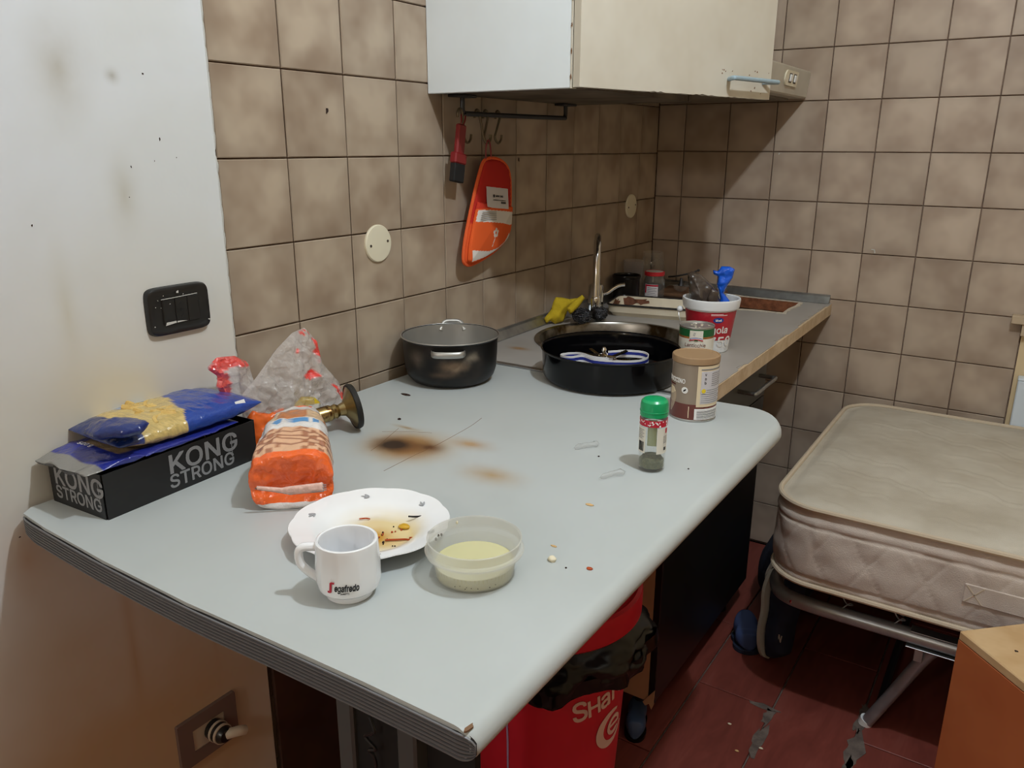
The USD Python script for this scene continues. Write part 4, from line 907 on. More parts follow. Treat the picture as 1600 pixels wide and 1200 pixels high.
# coffee mug
mg = Thing('coffee_mug', 'white espresso mug printed Segafredo in front of the plate', 'mug', (.556, -2.080, TZ))
va = facing(.556, -2.080)
def deca(th, r, z):
    k = np.clip(1 - np.abs(z - .036) / .024, 0, 1) ** .6; n = 10; t = (th - math.radians(va) + PI / n) % (2 * PI / n) - PI / n
    return r * (1 - k * .9 * (1 - np.cos(PI / n) / np.cos(t)))
mg.add('body', lathe([(0, .003), (.021, .003), (.0235, 0), (.0255, 0), (.0268, .0015), (.0272, .0065), (.0285, .0085), (.0345, .0125), (.0365, .020), (.0366, .040), (.0355, .056), (.0352, .0645), (.0345, .0685), (.0328, .0695), (.0312, .0685), (.0305, .064), (.0315, .040), (.0310, .020), (.026, .0125), (.015, .0095), (0, .009)], 120, deca), 'porcelain')
ha = math.radians(va - 97)
hpv = [(.0335, .0600), (.0395, .0605), (.0490, .0600), (.0535, .0545), (.0535, .0440), (.0500, .0360), (.0430, .0285), (.0345, .0215)]
hc = curve([(r * math.cos(ha), r * math.sin(ha), z) for r, z in hpv], 48)
mg.add('handle', tube(hc, .0050, 12), 'porcelain')
lt = 'egafredo'
lb = mg.add('lettering', wrap(moved(text(lt, .0078, .0006, True, .60, .12), T(-.0080, 0, 0)), .0362, va - 15, .0225), 'print_black', label='black lettering egafredo')
sS = Polygon([(-.0040, -.004), (-.0010, -.004), (.0004, -.003), (.0014, .0075), (.0042, .0075), (.0046, .0095), (.0004, .0095), (-.0010, .0085), (-.0021, -.002), (-.0044, -.002)])
m = prism(sS, .0006); mg.add('lettering', wrap(moved(m.subdivide(), T(-.0118, 0, 0)), .0362, va - 15, .0235), 'print_red', label='tall red letter S')
mg.add('lettering', wrap(moved(text('ZANETTI', .0016, .0006), T(-.001, 0, 0)), .0362, va - 15, .0188), 'print_black')

# plastic tub with yellowish liquid
tu = Thing('plastic_tub', 'translucent round plastic tub with yellowish liquid right of the mug', 'tub', (.650, -1.966, TZ))
tu.add('wall', lathe([(0, .0006), (.044, .0006), (.0465, .002), (.0505, .030), (.0520, .0305), (.0585, .0320), (.0592, .0345), (.0575, .0365), (.0548, .0370), (.0556, .0470), (.0566, .0485), (.0552, .0492), (.0540, .0475), (.0532, .0370), (.0495, .0310), (.0455, .0028), (.0435, .0016), (0, .0016)], 72), 'tub_plastic')
tu.add('liquid', lathe([(0, .0018), (.043, .0018), (.0455, .0035), (.0476, .0175), (.047, .0180), (0, .0176)], 60), 'liquid', label='pale yellow oily liquid')
for i in range(9):
    a = math.radians(facing(.65, -1.966) + rng(500 + i).uniform(-30, 30)); tu.add('speck', moved(blob(.0006, 520 + i, .3, sub=1), T(.047 * math.cos(a), .047 * math.sin(a), rng(540 + i).uniform(.006, .009))), 'crumb_dark')
for i, (a, z) in enumerate(((150, .043), (176, .034), (182, .035), (188, .033))): tu.add('residue', moved(blob(.0014, 560 + i, .4, (1, 1, 1.6), 1), T(.0532 * math.cos(math.radians(a)), .0532 * math.sin(math.radians(a)), z)), 'crumb_pale' if i == 0 else 'crumb_dark')

# cooking pot
po = Thing('cooking_pot', 'scorched steel cooking pot with two loop handles near the tiled wall', 'pot', (.1165, -1.3215, TZ))
po.add('body', lathe([(0, 0), (.074, 0), (.084, .004), (.0945, .016), (.099, .030), (.1015, .060), (.1030, .0955), (.1060, .0985), (.1070, .1005), (.1055, .1018), (.1030, .1005)], 90), 'pot_black', label='blackened outside')
po.add('inside', lathe([(.1053, .1016), (.1022, .0995), (.1005, .060), (.097, .030), (.088, .010), (.070, .0035), (0, .003)], 90), 'steel', label='dull steel inside')
po.add('rim', moved(lathe([(.1058 + .0016 * math.cos(t), .1005 + .0016 * math.sin(t)) for t in np.linspace(0, 2 * PI, 10)], 90), np.eye(4)), 'steel')
pa = facing(.1165, -1.3215)
def strap(a0, half, rad, out, zc_, hgt, lift):
    th = np.linspace(-half, half, 25); V = []
    for t in th:
        e = 1 - abs(t / half) ** 6; r = rad + out * e; a = math.radians(a0 + t)
        for dr, dz in ((0, -hgt / 2), (.0035, -hgt / 2 * .7), (.0045, 0), (.0035, hgt / 2 * .7), (0, hgt / 2), (-.001, 0)): V.append(((r + dr) * math.cos(a), (r + dr) * math.sin(a), zc_ + dz + lift * e))
    n = 6; f = []
    for i in range(24):
        for j in range(n):
            a, b, c, d = i * n + j, i * n + (j + 1) % n, (i + 1) * n + (j + 1) % n, (i + 1) * n + j; f += [[a, b, c], [a, c, d]]
    for e in (0, 24): f += [[e * n, e * n + k, e * n + k + 1] for k in range(1, n - 1)]
    return trimesh.Trimesh(np.array(V), f, process=False)
po.add('handle', strap(pa - 3, 20, .1005, .016, .082, .014, .0), 'steel', label='polished grip facing the room')
ba = math.radians(pa + 177)
po.add('handle', tube(curve([(.1030 * math.cos(ba + s * .27), .1030 * math.sin(ba + s * .27), .086) if abs(s) == 1 else ((.1115) * math.cos(ba + s * .24), (.1115) * math.sin(ba + s * .24), .1015 + .004 * (1 - abs(s))) for s in (-1, -.7, 0, .7, 1)], 30), .0052, 10), 'steel', label='polished grip at the wall side')
for i, (x_, y_, r_) in enumerate(((.02, .05, .013), (-.03, .02, .010), (.045, -.01, .009), (-.01, .07, .008))): po.add('food_bit', moved(blob(r_, 600 + i, .3, (1, 1, .7)), T(x_, y_, .0035 + r_ * .55)), 'food_brown')

# black round cake tin with lanyard and keys, resting on sink rim and table
tn = Thing('cake_tin', 'glossy black round cake tin holding keys, at the sink', 'tin', (.403, -1.121, .8838))
tn.add('body', lathe([(0, 0), (.139, 0), (.1435, .002), (.1475, .010), (.1500, .062), (.1525, .0645), (.1530, .0665), (.1515, .0680), (.1490, .0665), (.1462, .060), (.1440, .012), (.140, .006), (0, .006)], 120), 'tin_black')
cd = Thing('printed_card', 'colourful printed card and papers lying in the black cake tin', 'card', (.385, -1.125, .8902))
g = rng(4)
cd.add('pad', moved(bx(-.075, .070, -.040, .045, 0, .024, .002), R(-40, [0, 0, 1])), 'paper', label='white pad')
for k, (x0, x1, mt) in enumerate(((-.072, -.055, 'print_white'), (-.055, -.042, 'print_red'), (-.042, -.028, 'print_yellow'), (-.028, -.012, 'print_red'), (-.012, .012, 'print_yellow'), (.012, .026, 'print_black'), (.026, .06, 'print_white'))):
    cd.add('colour_block', moved(bx(x0, x1, -.0405, -.022, .0242, .0247), R(-40, [0, 0, 1])), mt)
cd.add('phone_card', moved(bx(.010, .062, -.006, .034, .0242, .0262, .0008), R(-35, [0, 0, 1])), 'black_plastic', label='black card')
ln = Thing('lanyard', 'blue and white striped lanyard looped in the black cake tin', 'lanyard', (.390, -1.128, .9150))
vd = np.array([CAM[0] - .39, CAM[1] + 1.128]); vd /= np.linalg.norm(vd); rt_ = np.array([-vd[1], vd[0]])
def LP(a, b, z): return (rt_[0] * a + vd[0] * b, rt_[1] * a + vd[1] * b, z)
def ribbon(ctrl, h, parts):
    C = curve(ctrl, 110); t = np.gradient(C, axis=0); t /= np.linalg.norm(t, axis=1, keepdims=True); N = len(C)
    for nm, z0, z1, mt in parts:
        th = .0006; nn_ = np.cross(t, [0, 0, 1.0]); nn_ /= np.linalg.norm(nn_, axis=1, keepdims=True)
        up = np.cross(nn_, t)
        V = np.vstack([C + up * z0 * h + nn_ * s * th for s in (-1, 1)] + [C + up * z1 * h + nn_ * s * th for s in (-1, 1)]); f = []
        for i in range(N - 1):
            a, b, c, d = i, N + i, 2 * N + i, 3 * N + i
            for p, q in ((a, b), (d, c), (b, d), (c, a)): f += [[p, q, q + 1], [p, q + 1, p + 1]]
        ln.add(nm, trimesh.Trimesh(V, f, process=False), mt)
ribbon([LP(.02, .036, .003), LP(-.02, .030, .004), LP(-.045, .012, .006), LP(-.064, .0, .004), LP(-.088, .008, .003), LP(-.092, .024, .003), LP(-.070, .036, .004), LP(-.045, .022, .004), LP(-.02, .040, .002), LP(.025, .050, .002), LP(.07, .040, .001), LP(.092, .016, .001), LP(.098, -.012, .002), LP(.085, -.034, .003), LP(.05, -.036, .004), LP(.01, -.022, .004)], .017, (('white_band', 0, .34, 'ribbon_white'), ('blue_band', .34, .72, 'ribbon_blue'), ('white_band', .72, 1, 'ribbon_white')))
ky = Thing('key_bunch', 'bunch of steel keys on a ring in the black cake tin', 'keys', (.392, -1.130, .9168))
ky.add('ring', tube([(.012 * math.cos(t), .012 * math.sin(t), .004) for t in np.linspace(0, 2 * PI, 25)[:-1]], .0012, 6, True), 'chrome')
for i, (a, tl, l) in enumerate(((10, 8, .045), (60, 14, .048), (150, 10, .042), (200, 6, .05), (-40, 12, .044))):
    kp = Point(0, 0).buffer(.010).union(sbox(.006, -.0035, l, .0035)).difference(Point(-.003, 0).buffer(.003))
    for q in range(4): kp = kp.difference(Point(.02 + .006 * q, .0038).buffer(.0014))
    ky.add('key', moved(prism(kp, .0022), R(a, [0, 0, 1]) @ T(.014, 0, .003 + .003 * i) @ R(-tl, [0, 1, 0]) @ R(30 - 15 * i, [1, 0, 0])), 'chrome' if i % 2 else 'brass_clean')
ky.add('clasp', moved(lathe([(0, 0), (.005, 0), (.006, .004), (.004, .012), (.006, .018), (.003, .024), (0, .024)], 16), T(-.004, .012, .008) @ R(12, [1, 0, 0])), 'chrome', label='chrome swivel clasp')

# cappuccino tin
cf = Thing('coffee_tin', 'taupe cappuccino drink tin with tan lid at the table corner', 'tin', (.650, -1.262, TZ)); va = facing(.65, -1.262); r = .0425
cf.add('can', lathe([(0, .001), (.0405, .001), (.0415, 0), (.0428, .001), (.0428, .003), (r, .0045), (r, .1085), (.0405, .110), (0, .110)], 64), 'tin_taupe')
cf.add('base_rim', lathe([(.0426, .0002), (.0432, .0008), (.0432, .0032), (.0426, .0042), (.0426, .0002)], 64), 'steel')
cf.add('lid', lathe([(0, .1095), (.0430, .1095), (.0440, .110), (.0442, .1195), (.0434, .1215), (.0415, .1222), (.0405, .1208), (0, .1204)], 64), 'lid_tan', label='tan plastic lid')
cf.add('brown_band', patch(r, va - 90, va + 230, .0046, .034, 80), 'print_brown', label='dark brown printed band')
cp = cf.add('info_panel', patch(r + .0002, va + 7, va + 92, .030, .1075, 20), 'print_cream', label='cream information panel')
cf.add('info_block', patch(r + .0008, va + 16, va + 88, .036, .098, 20), 'print_lilac', parent=cp)
for k in range(15):
    z_ = .0385 + .0039 * k
    if z_ > .095 or .062 < z_ < .066: continue
    cf.add('text_line', patch(r + .0014, va + (44 if z_ > .068 else 18), va + 84 - 7 * ((k * 5) % 3), z_, z_ + .0008, 8, .0003), 'print_grey', parent=cp)
cf.add('text_line', patch(r + .0008, va + 15, va + 88, .1005, .1025, 10), 'print_grey', parent=cp)
for k, (z_, s_) in enumerate(((.090, 'v'), (.082, 'o'), (.074, 'b'))): cf.add('pictogram', wrap(text(s_, .005, .0004, False, 1), r + .0014, va + 24, z_), 'print_black', parent=cp)
em = cf.add('emblem', patch(r + .0014, va + 16, va + 30, .056, .0665, 6), 'print_lilac', label='small square emblem with yellow disc'); cf.add('disc', wrap(moved(prism(Point(0, 0).buffer(.004), .0005).subdivide(), T(0, 0, 0)), r + .0019, va + 23, .0612), 'print_yellow', parent=em)
bcp = cf.add('barcode_panel', patch(r + .0008, va + 4, va + 76, .0055, .0265, 20), 'print_white', label='white barcode panel')
for k in range(7): cf.add('bar', patch(r + .0013, va + 10, va + 70, .0075 + .0024 * k, .0075 + .0024 * k + (.0012 if k % 2 else .0007), 12, .0003), 'print_grey', parent=bcp)
cf.add('white_line', patch(r + .0007, va - 11, va - 9, .008, .030, 3), 'print_cream')
tw = text('CAPPUCCINO', .0082, .0006, True, .78); tw.apply_translation([-tw.bounds[1, 0], 0, 0]); cf.add('lettering', wrap(tw, r, va - 23, .0725), 'print_white', label='white lettering CAPPUCCINO')
tw = text('instant drink', .003, .0006); tw.apply_translation([-tw.bounds[1, 0], 0, 0]); cf.add('lettering', wrap(tw, r, va - 52, .066), 'print_brown')
bd_ = cf.add('badge', wrap(prism(Point(0, 0).buffer(.0062), .0005).subdivide(), r, va - 23, .060), 'print_white', label='round white badge'); cf.add('leaf_mark', wrap(prism(affinity.rotate(affinity.scale(Point(0, 0).buffer(1), .0035, .0015), 40), .0004).subdivide(), r + .0005, va - 23, .060), 'print_black', parent=bd_)
cpic = Polygon([(-.012, .022), (-.002, .020), (.004, .012), (.006, .002), (.002, -.012), (-.006, -.026), (-.012, -.028)])
cf.add('cup_picture', wrap(prism(cpic, .0005).subdivide().subdivide(), r, va - 55, .041), 'print_tan', label='pale printed cup and spoon picture'); cf.add('cup_picture', wrap(prism(Polygon([(-.012, .022), (-.002, .020), (.0035, .013), (-.004, .008), (-.012, .006)]), .0005).subdivide().subdivide(), r + .0006, va - 55, .041), 'print_cream')

# spice jar
sj = Thing('spice_jar', 'small glass spice jar with a green cap on the table', 'spice jar', (.6925, -1.5485, TZ)); va = facing(.6925, -1.5485); r = .0210
sj.add('glass', lathe([(0, .0008), (.0185, .0004), (.0205, .002), (r, .005), (r, .088), (.0195, .0925), (.0188, .0925), (.0198, .086), (.0198, .006), (.017, .004), (0, .0045)], 48), 'glass')
sj.add('herbs', lathe([(0, .0048), (.0165, .0048), (.0195, .0068), (.0195, .017), (.015, .0225), (.006, .0195), (0, .0185)], 32), 'herb', label='grey-green dried herb at the bottom')
sj.add('herb_film', patch(.0192, va - 25, va + 18, .045, .088, 8, .0003), 'herb_smear', label='dusty herb film on the inner glass')
sj.add('cap', lathe([(0, .0905), (.0215, .0905), (.0218, .0915), (.0218, .1075), (.0205, .1135), (.0170, .1168), (.0080, .1182), (0, .1184)], 56), 'cap_green', label='glossy green cap'); sj.add('cap_rim', lathe([(.0214, .0975), (.0224, .0980), (.0224, .0990), (.0214, .0995), (.0214, .0975)], 56), 'cap_green')
rb_ = sj.add('red_band', patch(r + .0002, va - 170, va + 170, .076, .0865, 60), 'print_red', label='red speckled label band')
g = rng(12)
for k in range(26): sj.add('speck', wrap(prism(rough_poly(0, 0, g.uniform(.0008, .0018), 8, .4, 700 + k), .0004), r + .0007, va + g.uniform(-75, 75), g.uniform(.0775, .085)), 'print_white', parent=rb_)
for a0, a1 in ((-88, -32), (18, 84)):
    lbp = sj.add('label', patch(r + .0002, va + a0, va + a1, .032, .0735, 14), 'label_cream', label='white printed side label')
    if a0 < 0:
        for k in range(6): sj.add('text_line', patch(r + .0008, va + a0 + 12, va + a1 - 6 - 9 * (k % 2), .0695 - .0028 * k, .0702 - .0028 * k, 6, .0003), 'print_grey', parent=lbp)
        for k in range(9): sj.add('bar', patch(r + .0008, va - 68 + 3.4 * k, va - 68 + 3.4 * k + (1.9 if k % 3 else 1.1), .035, .0505, 2, .0003), 'print_black', parent=lbp)
    else:
        sj.add('red_mark', patch(r + .0008, va + 58, va + 70, .0655, .0735, 4, .0003), 'print_red', parent=lbp)
        for k in range(5): sj.add('text_line', patch(r + .0008, va + 48, va + 70, .060 - .0026 * k, .0607 - .0026 * k, 5, .0003), 'print_grey', parent=lbp)
        sj.add('logo_mark', patch(r + .0008, va + 52, va + 66, .0375, .0425, 4, .0003), 'print_black', parent=lbp)

# food tin
ft = Thing('food_can', 'opened lentil tin with green and cream label behind the coffee tin', 'can', (.510, -.886, zc(-.886))); va = facing(.510, -.886); r = .0395
ft.add('can', lathe([(0, .001), (.038, .001), (.0405, 0), (.0412, .002), (r, .004), (r, .0835), (.0410, .0855), (.0405, .0875), (.0385, .0862), (.0380, .0835), (0, .0825)], 56), 'steel')
ft.add('label', patch(r + .0002, va - 175, va + 175, .005, .0600, 80), 'label_cream', label='cream label'); gb = ft.add('green_band', patch(r + .0002, va - 175, va + 175, .0648, .082, 80), 'print_green', label='green label band')
ft.add('lentil_band', patch(r + .0002, va - 175, va + 175, .0600, .0648, 80), 'food_brown', label='brown lentil picture band')
pq = ft.add('plaque', patch(r + .0008, va - 22, va + 22, .0570, .0800, 12), 'label_cream', label='pale label plaque with tricolour ribbon')
ft.add('sketch', wrap(text('lll', .008, .0004, False, .6, .3), r + .0013, va - 12, .0675), 'print_grey', parent=pq)
for k, (mt, dz, w) in enumerate((('print_blue', .0025, .014), ('print_white', .0012, .0125), ('print_red', -.0005, .016), ('print_green', -.0024, .004))):
    pts = [(x_, .0565 + dz + .0035 * (1 - (x_ / .017) ** 2)) for x_ in np.linspace(-w, w, 12)]
    ft.add('ribbon', wrap(prism(LineString([(a, b - .0565) for a, b in pts]).buffer(.0011, cap_style=2), .0005).subdivide(), r + .0014 + .0004 * k, va, .0565), mt, parent=pq)
ft.add('lettering', wrap(text('Lenticchie', .0082, .0005, False, .92, 0, True), r + .0007, va - 2, .0455), 'print_brown', label='lettering Lenticchie')
for i in range(9): ft.add('lid_residue', moved(blob(.0016, 740 + i, .4, (2, 1.4, .5), 1), T(rng(740 + i).uniform(-.025, .025), rng(760 + i).uniform(-.025, .025), .0832)), 'crumb_pale')
# bucket
bk = Thing('plastic_bucket', 'white and red plastic bucket with a wire handle, used for rubbish, on the countertop', 'bucket', (.498, -.766, zc(-.77))); va = facing(.498, -.766); r0, r1, hb_ = .0475, .0655, .132
rz = lambda z: r0 + (r1 - r0) * z / hb_
bk.add('body', lathe([(0, 0), (r0 - .002, 0), (r0, .002), (rz(.105), .105), (rz(.105) + .004, .107), (rz(.105) + .006, .110), (r1 + .005, .128), (r1 + .004, .1315), (r1 + .001, .132), (r1 - .001, .130), (rz(.1) - .002, .1), (r0 - .003, .004), (0, .004)], 72), 'bucket_white')
bk.add('print', patch(rz(.034), va - 100, va + 100, .034, .104, 60, .0005, rz(.104)), 'bucket_red', label='red printed wrap')
co = (r1 - r0) / hb_
def bwrap(m, a, z):
    v = np.array(m.vertices); v[:, 0] *= r0 / rz(z); m.vertices = v; return wrap(m, r0 + .0006, va + a, z, co)
bk.add('lettering', moved(bwrap(text('gola', .0165, .0006, True, 1.0), 2, .052), np.eye(4)), 'print_white', label='white lettering gola'); bk.add('lettering', bwrap(text('750', .024, .0006, True, 1.0), -4, .018), 'print_white', label='white number 750')
ov = bk.add('oval', bwrap(prism(affinity.scale(Point(0, 0).buffer(1, 24), .013, .0068), .0005).subdivide(), 20, .085), 'print_blue', label='blue oval badge'); bk.add('lettering', wrap(text('Mosti', .0055, .0004, True, .8, .1, True), rz(.085) + .0012, va + 20, .085), 'print_white', parent=ov)
for k in range(2): bk.add('small_print', patch(rz(.098) + .0006, va + 2, va + 40 - 10 * k, .0965 + .003 * k, .0978 + .003 * k, 8, .0003), 'print_white')
lugA = math.radians(va - 82)
bk.add('lug', moved(blob(1, 5, .0, (.008, .008, .008)), T((r1 + .009) * math.cos(lugA), (r1 + .009) * math.sin(lugA), .1)), 'bucket_white')
bk.add('handle', tube(curve([((r1 + .012) * math.cos(lugA + a), (r1 + .012) * math.sin(lugA + a), z) for a, z in ((0, .1), (.1, .085), (.35, .070), (.5, .068))], 24), .0014, 6), 'steel', label='wire handle')
bM = basis((0, 0, 0), (math.cos(math.radians(va + 90)), math.sin(math.radians(va + 90)), 0), (0, 0, 1))   # faces the camera, x to the right
gb_ = Thing('rubbish_bag', 'crumpled dark translucent bag stuffed in the white bucket', 'bag', (.498, -.766, zc(-.77)))
m, uv, fr = inflate([(-.044, .060), (-.050, .125), (-.052, .150), (-.058, .186), (-.048, .192), (-.030, .188), (-.010, .172), (.006, .158), (.020, .135), (.030, .110), (.028, .06)], .060, bM @ T(-.004, 0, -.004), .0035, noise_amp=.008, noise_scale=36, seed=22)
gb_.add('film', m, 'dark_film', smooth=True)
m, uv, fr = inflate([(0, -.03), (.022, -.028), (.022, .015), (.004, .024), (-.004, .0)], .008, bM @ T(-.006, .135, .030), .003, noise_amp=.002, seed=24); gb_.add('flap', m, 'dark_film', smooth=True)
bb_ = Thing('blue_bag', 'bright blue plastic wrapper sticking up out of the white bucket', 'wrapper', (.498, -.766, zc(-.77)))
m, uv, fr = inflate([(.018, .110), (.042, .108), (.044, .122), (.028, .140), (.036, .160), (.046, .178), (.050, .200), (.038, .206), (.018, .206), (.010, .194), (-.002, .196), (.0, .186), (.012, .180), (.010, .160), (.016, .140), (.020, .126)], .016, bM @ T(0, 0, -.012), .0028, noise_amp=.006, noise_scale=60, seed=26)
bb_.add('film', m, 'blue_film', smooth=True)

# crumbs and scraps on the table
for i, (x_, y_, sc_, mt, lab) in enumerate(((.113, -1.469, (.012, .0045, .0015), 'crumb_dark', 'dark burnt flake on the table near the pot'), (.204, -1.593, (.0035, .003, .002), 'crumb_dark', 'small black crumb above the burn mark'), (.760, -1.881, (.004, .003, .0015), 'chilli', 'reddish flake near the right table edge'), (.712, -1.889, (.0055, .005, .004), 'crumb_pale', 'white bread crumb right of the tub'), (.695, -1.856, (.0045, .002, .001), 'crumb_tan', 'tan crumb behind the white crumb'), (.675, -1.722, (.006, .0035, .001), 'crumb_tan', 'flat tan crumb in the middle of the table'), (.743, -1.518, (.0014, .0014, .001), 'crumb_dark', 'tiny dark crumb right of the spice jar'), (.735, -1.895, (.0012, .0012, .001), 'crumb_dark', 'tiny dark crumb beside the reddish flake'), (.60, -1.55, (.0016, .0016, .001), 'crumb_dark', 'tiny dark crumb between the clear scraps'))):
    single('crumb', moved(blob(1, 800 + i, .35, sc_), T(x_, y_, TZ + sc_[2] * .55)), mt, lab, 'crumb', smooth=True)
for (x_, y_, a, sd, lab) in ((.563, -1.528, 55, 31, 'twisted clear film scrap left of the spice jar'), (.655, -1.614, 60, 33, 'small clear film scrap nearest the spice jar')):
    m, uv, fr = inflate([(-.026, -.004), (-.010, -.006), (.004, -.004), (.018, -.009), (.027, 0), (.022, .009), (.006, .005), (-.012, .005)], .006, T(x_, y_, TZ + .0045) @ R(a, [0, 0, 1]), .0022, noise_amp=.003, noise_scale=140, seed=sd)
    v = np.array(m.vertices); v[:, 2] = np.maximum(v[:, 2], TZ + .0003); m.vertices = v
    single('film_scrap', m, 'scrap_film', lab, 'plastic scrap', smooth=True)
# ------------------------------------------------------------------ sink, tap and things on the countertop
sz = zc(SINK[1])
sk = Thing('sink', 'round stainless steel sink bowl let into the countertop', 'sink', (SINK[0], SINK[1], sz))
sk.add('bowl', lathe([(.2105, .0002), (.2165, .0004), (.2165, .0016), (.212, .0028), (.203, .0022), (.199, -.004), (.194, -.030), (.188, -.120), (.172, -.143), (.06, -.152), (.045, -.156), (0, -.156), (0, -.159), (.06, -.155), (.175, -.147), (.1915, -.122), (.1975, -.030), (.2020, -.002), (.2105, .0002)], 110), 'steel_stained')
dn = sk.add('drain', lathe([(0, -.1545), (.034, -.1545), (.040, -.1525), (.043, -.1515), (.043, -.1545), (.036, -.1562)], 40), 'chrome')
fc = Thing('faucet', 'chrome swan-neck kitchen tap at the back of the sink', 'tap', (.072, -.560, zc(-.56)))
fd_ = np.array([.462, -.887]); FP = lambda s, z: (fd_[0] * s, fd_[1] * s, z)
fc.add('body', lathe([(0, 0), (.026, 0), (.026, .004), (.0235, .006), (.0225, .085), (.020, .092), (.012, .096), (0, .096)], 36), 'chrome')
sp_ = fc.add('spout', tube(curve([FP(0, .09), FP(0, .15), FP(.002, .195), FP(.018, .226), (FP(.05, .238)), FP(.09, .228), FP(.118, .196), FP(.132, .150), FP(.140, .100), FP(.143, .078)], 80), .0105, 14), 'chrome', label='curved swan-neck spout')
fc.add('aerator', moved(lathe([(0, 0), (.0125, 0), (.0135, .003), (.0135, .024), (.0115, .028), (0, .028)], 28), T(*FP(.1445, .052)) @ R(4, [fd_[1], -fd_[0], 0])), 'chrome', parent=sp_, label='aerator tip')
lv = fc.add('lever', tube(curve([(.016, .010, .062), (.030, .020, .068), (.046, .030, .082), (.060, .038, .090), (.072, .045, .092)], 30), np.linspace(.0065, .0045, 31)[:31] if False else .0052, 10), 'chrome', label='side lever')
spg = Thing('sponge', 'yellow sponge cloth crumpled against the tiled wall beside the tap', 'sponge')
m, uv, fr = inflate([(-.052, .0), (-.040, .008), (-.026, -.002), (.0, .004), (.012, .030), (.022, .045), (.050, .058), (.046, .068), (.020, .066), (-.004, .072), (-.022, .074), (-.030, .060), (-.036, .040), (-.058, .016)], .030, basis((.052, -.715, zc(-.71) + .003), (.62, .78, .0), (-.1, .05, 1)), .004, noise_amp=.007, noise_scale=40, seed=40)
spg.add('body', m, 'sponge_yellow', smooth=True)
m, uv, fr = inflate([(0, 0), (.03, .012), (.055, .030), (.050, .042), (.020, .034), (-.006, .020)], .016, basis((.078, -.722, zc(-.71) + .030), (.62, .70, .3), (-.1, .0, 1)), .004, noise_amp=.004, noise_scale=50, seed=41)
spg.add('fold', m, 'sponge_yellow', smooth=True, label='folded flap of the sponge')
def scourer(name, label, loc, r, seed):
    g = rng(seed); t = Thing(name, label, 'scourer', loc)
    P = []; a = g.normal(size=3); 
    for i in range(900):
        a = a + g.normal(size=3) * .55; a /= np.linalg.norm(a); P.append(a * r * g.uniform(.72, 1.0) * np.array([1, 1, .78]))
    t.add('pad', tube(np.array(P) + [0, 0, r * .80], .0011, 4), 'wool', smooth=True, kind='stuff'); t.add('core', moved(blob(r * .62, seed, .2, (1, 1, .78)), T(0, 0, r * .80)), 'dark_pan', smooth=True)
scourer('scourer', 'dark steel wool scourer right beside the yellow sponge', (.098, -.690, zc(-.69)), .030, 3)
scourer('scourer', 'dark steel wool scourer touching the base of the tap', (.118, -.625, zc(-.62)), .027, 4)

# enamel baking tray
A_ = math.radians(12.5); tu_, tv_ = np.array([math.cos(A_), math.sin(A_)]), np.array([-math.sin(A_), math.cos(A_)])
et = Thing('baking_tray', 'cream enamel baking tray with black rim and rusty stains behind the sink', 'baking tray', (.104, -.556, zc(-.5)), math.degrees(A_))
def trayring(x0, x1, y0, y1, z, r, n=6):
    P = []
    for cx2, cy2, a0 in ((x1 - r, y0 + r, -90), (x1 - r, y1 - r, 0), (x0 + r, y1 - r, 90), (x0 + r, y0 + r, 180)):
        P += [(cx2 + r * math.cos(math.radians(a0 + 90 * k / n)), cy2 + r * math.sin(math.radians(a0 + 90 * k / n)), z) for k in range(n + 1)]
    return np.array(P)
def loft(rings, cap0=True, cap1=True):
    n = len(rings[0]); v = np.vstack(rings); f = []
    for k in range(len(rings) - 1):
        for i in range(n):
            a, b, c, d = k * n + i, k * n + (i + 1) % n, (k + 1) * n + (i + 1) % n, (k + 1) * n + i; f += [[a, b, c], [a, c, d]]
    v = np.vstack([v, rings[0].mean(0), rings[-1].mean(0)]); N = len(v)
    for i in range(n):
        if cap0: f.append([N - 2, (i + 1) % n, i])
        if cap1: f.append([N - 1, (len(rings) - 1) * n + i, (len(rings) - 1) * n + (i + 1) % n])
    return trimesh.Trimesh(v, f, process=False)
LX, LY = .30, .165
et.add('dish', loft([trayring(.014, LX - .014, .014, LY - .014, 0, .02), trayring(.006, LX - .006, .006, LY - .006, .012, .024), trayring(.003, LX - .003, .003, LY - .003, .0125, .025), trayring(.002, LX - .002, .002, LY - .002, .030, .025), trayring(0, LX, 0, LY, .0345, .026), trayring(.004, LX - .004, .004, LY - .004, .0335, .024), trayring(.012, LX - .012, .012, LY - .012, .008, .020), trayring(.018, LX - .018, .018, LY - .018, .003, .018)]), 'enamel')
et.add('rim', tube(trayring(.0005, LX - .0005, .0005, LY - .0005, .0345, .026), .0030, 8, True), 'enamel_rim', label='black rim')
for i, (x_, y_, r_, sd) in enumerate(((.035, LY - .012, .026, 2), (.075, LY - .012, .020, 3), (.012, .09, .03, 5), (.265, LY - .03, .018, 8))):
    if i < 2: M = basis((x_, LY - .0100, .022), (-1, 0, 0), (0, .26, 1)); M = basis((x_, LY - .0106, .020), (1, 0, 0), (0, .30, 1)); q = rough_poly(0, 0, r_, 18, .35, sd, 1.2, .42)
    elif i == 2: M = basis((.0100, y_, .020), (0, -1, 0), (-.3, 0, 1)); q = rough_poly(0, 0, r_, 18, .35, sd, 1.4, .42)
    else: M = basis((x_, LY - .0108, .018), (1, 0, 0), (0, .3, 1)); q = rough_poly(0, 0, r_, 14, .3, sd, 1, .5)
    et.add('rust_patch', moved(prism(q, .0012), M @ T(0, 0, -.0002)), 'rust', label='brown rusty stain')
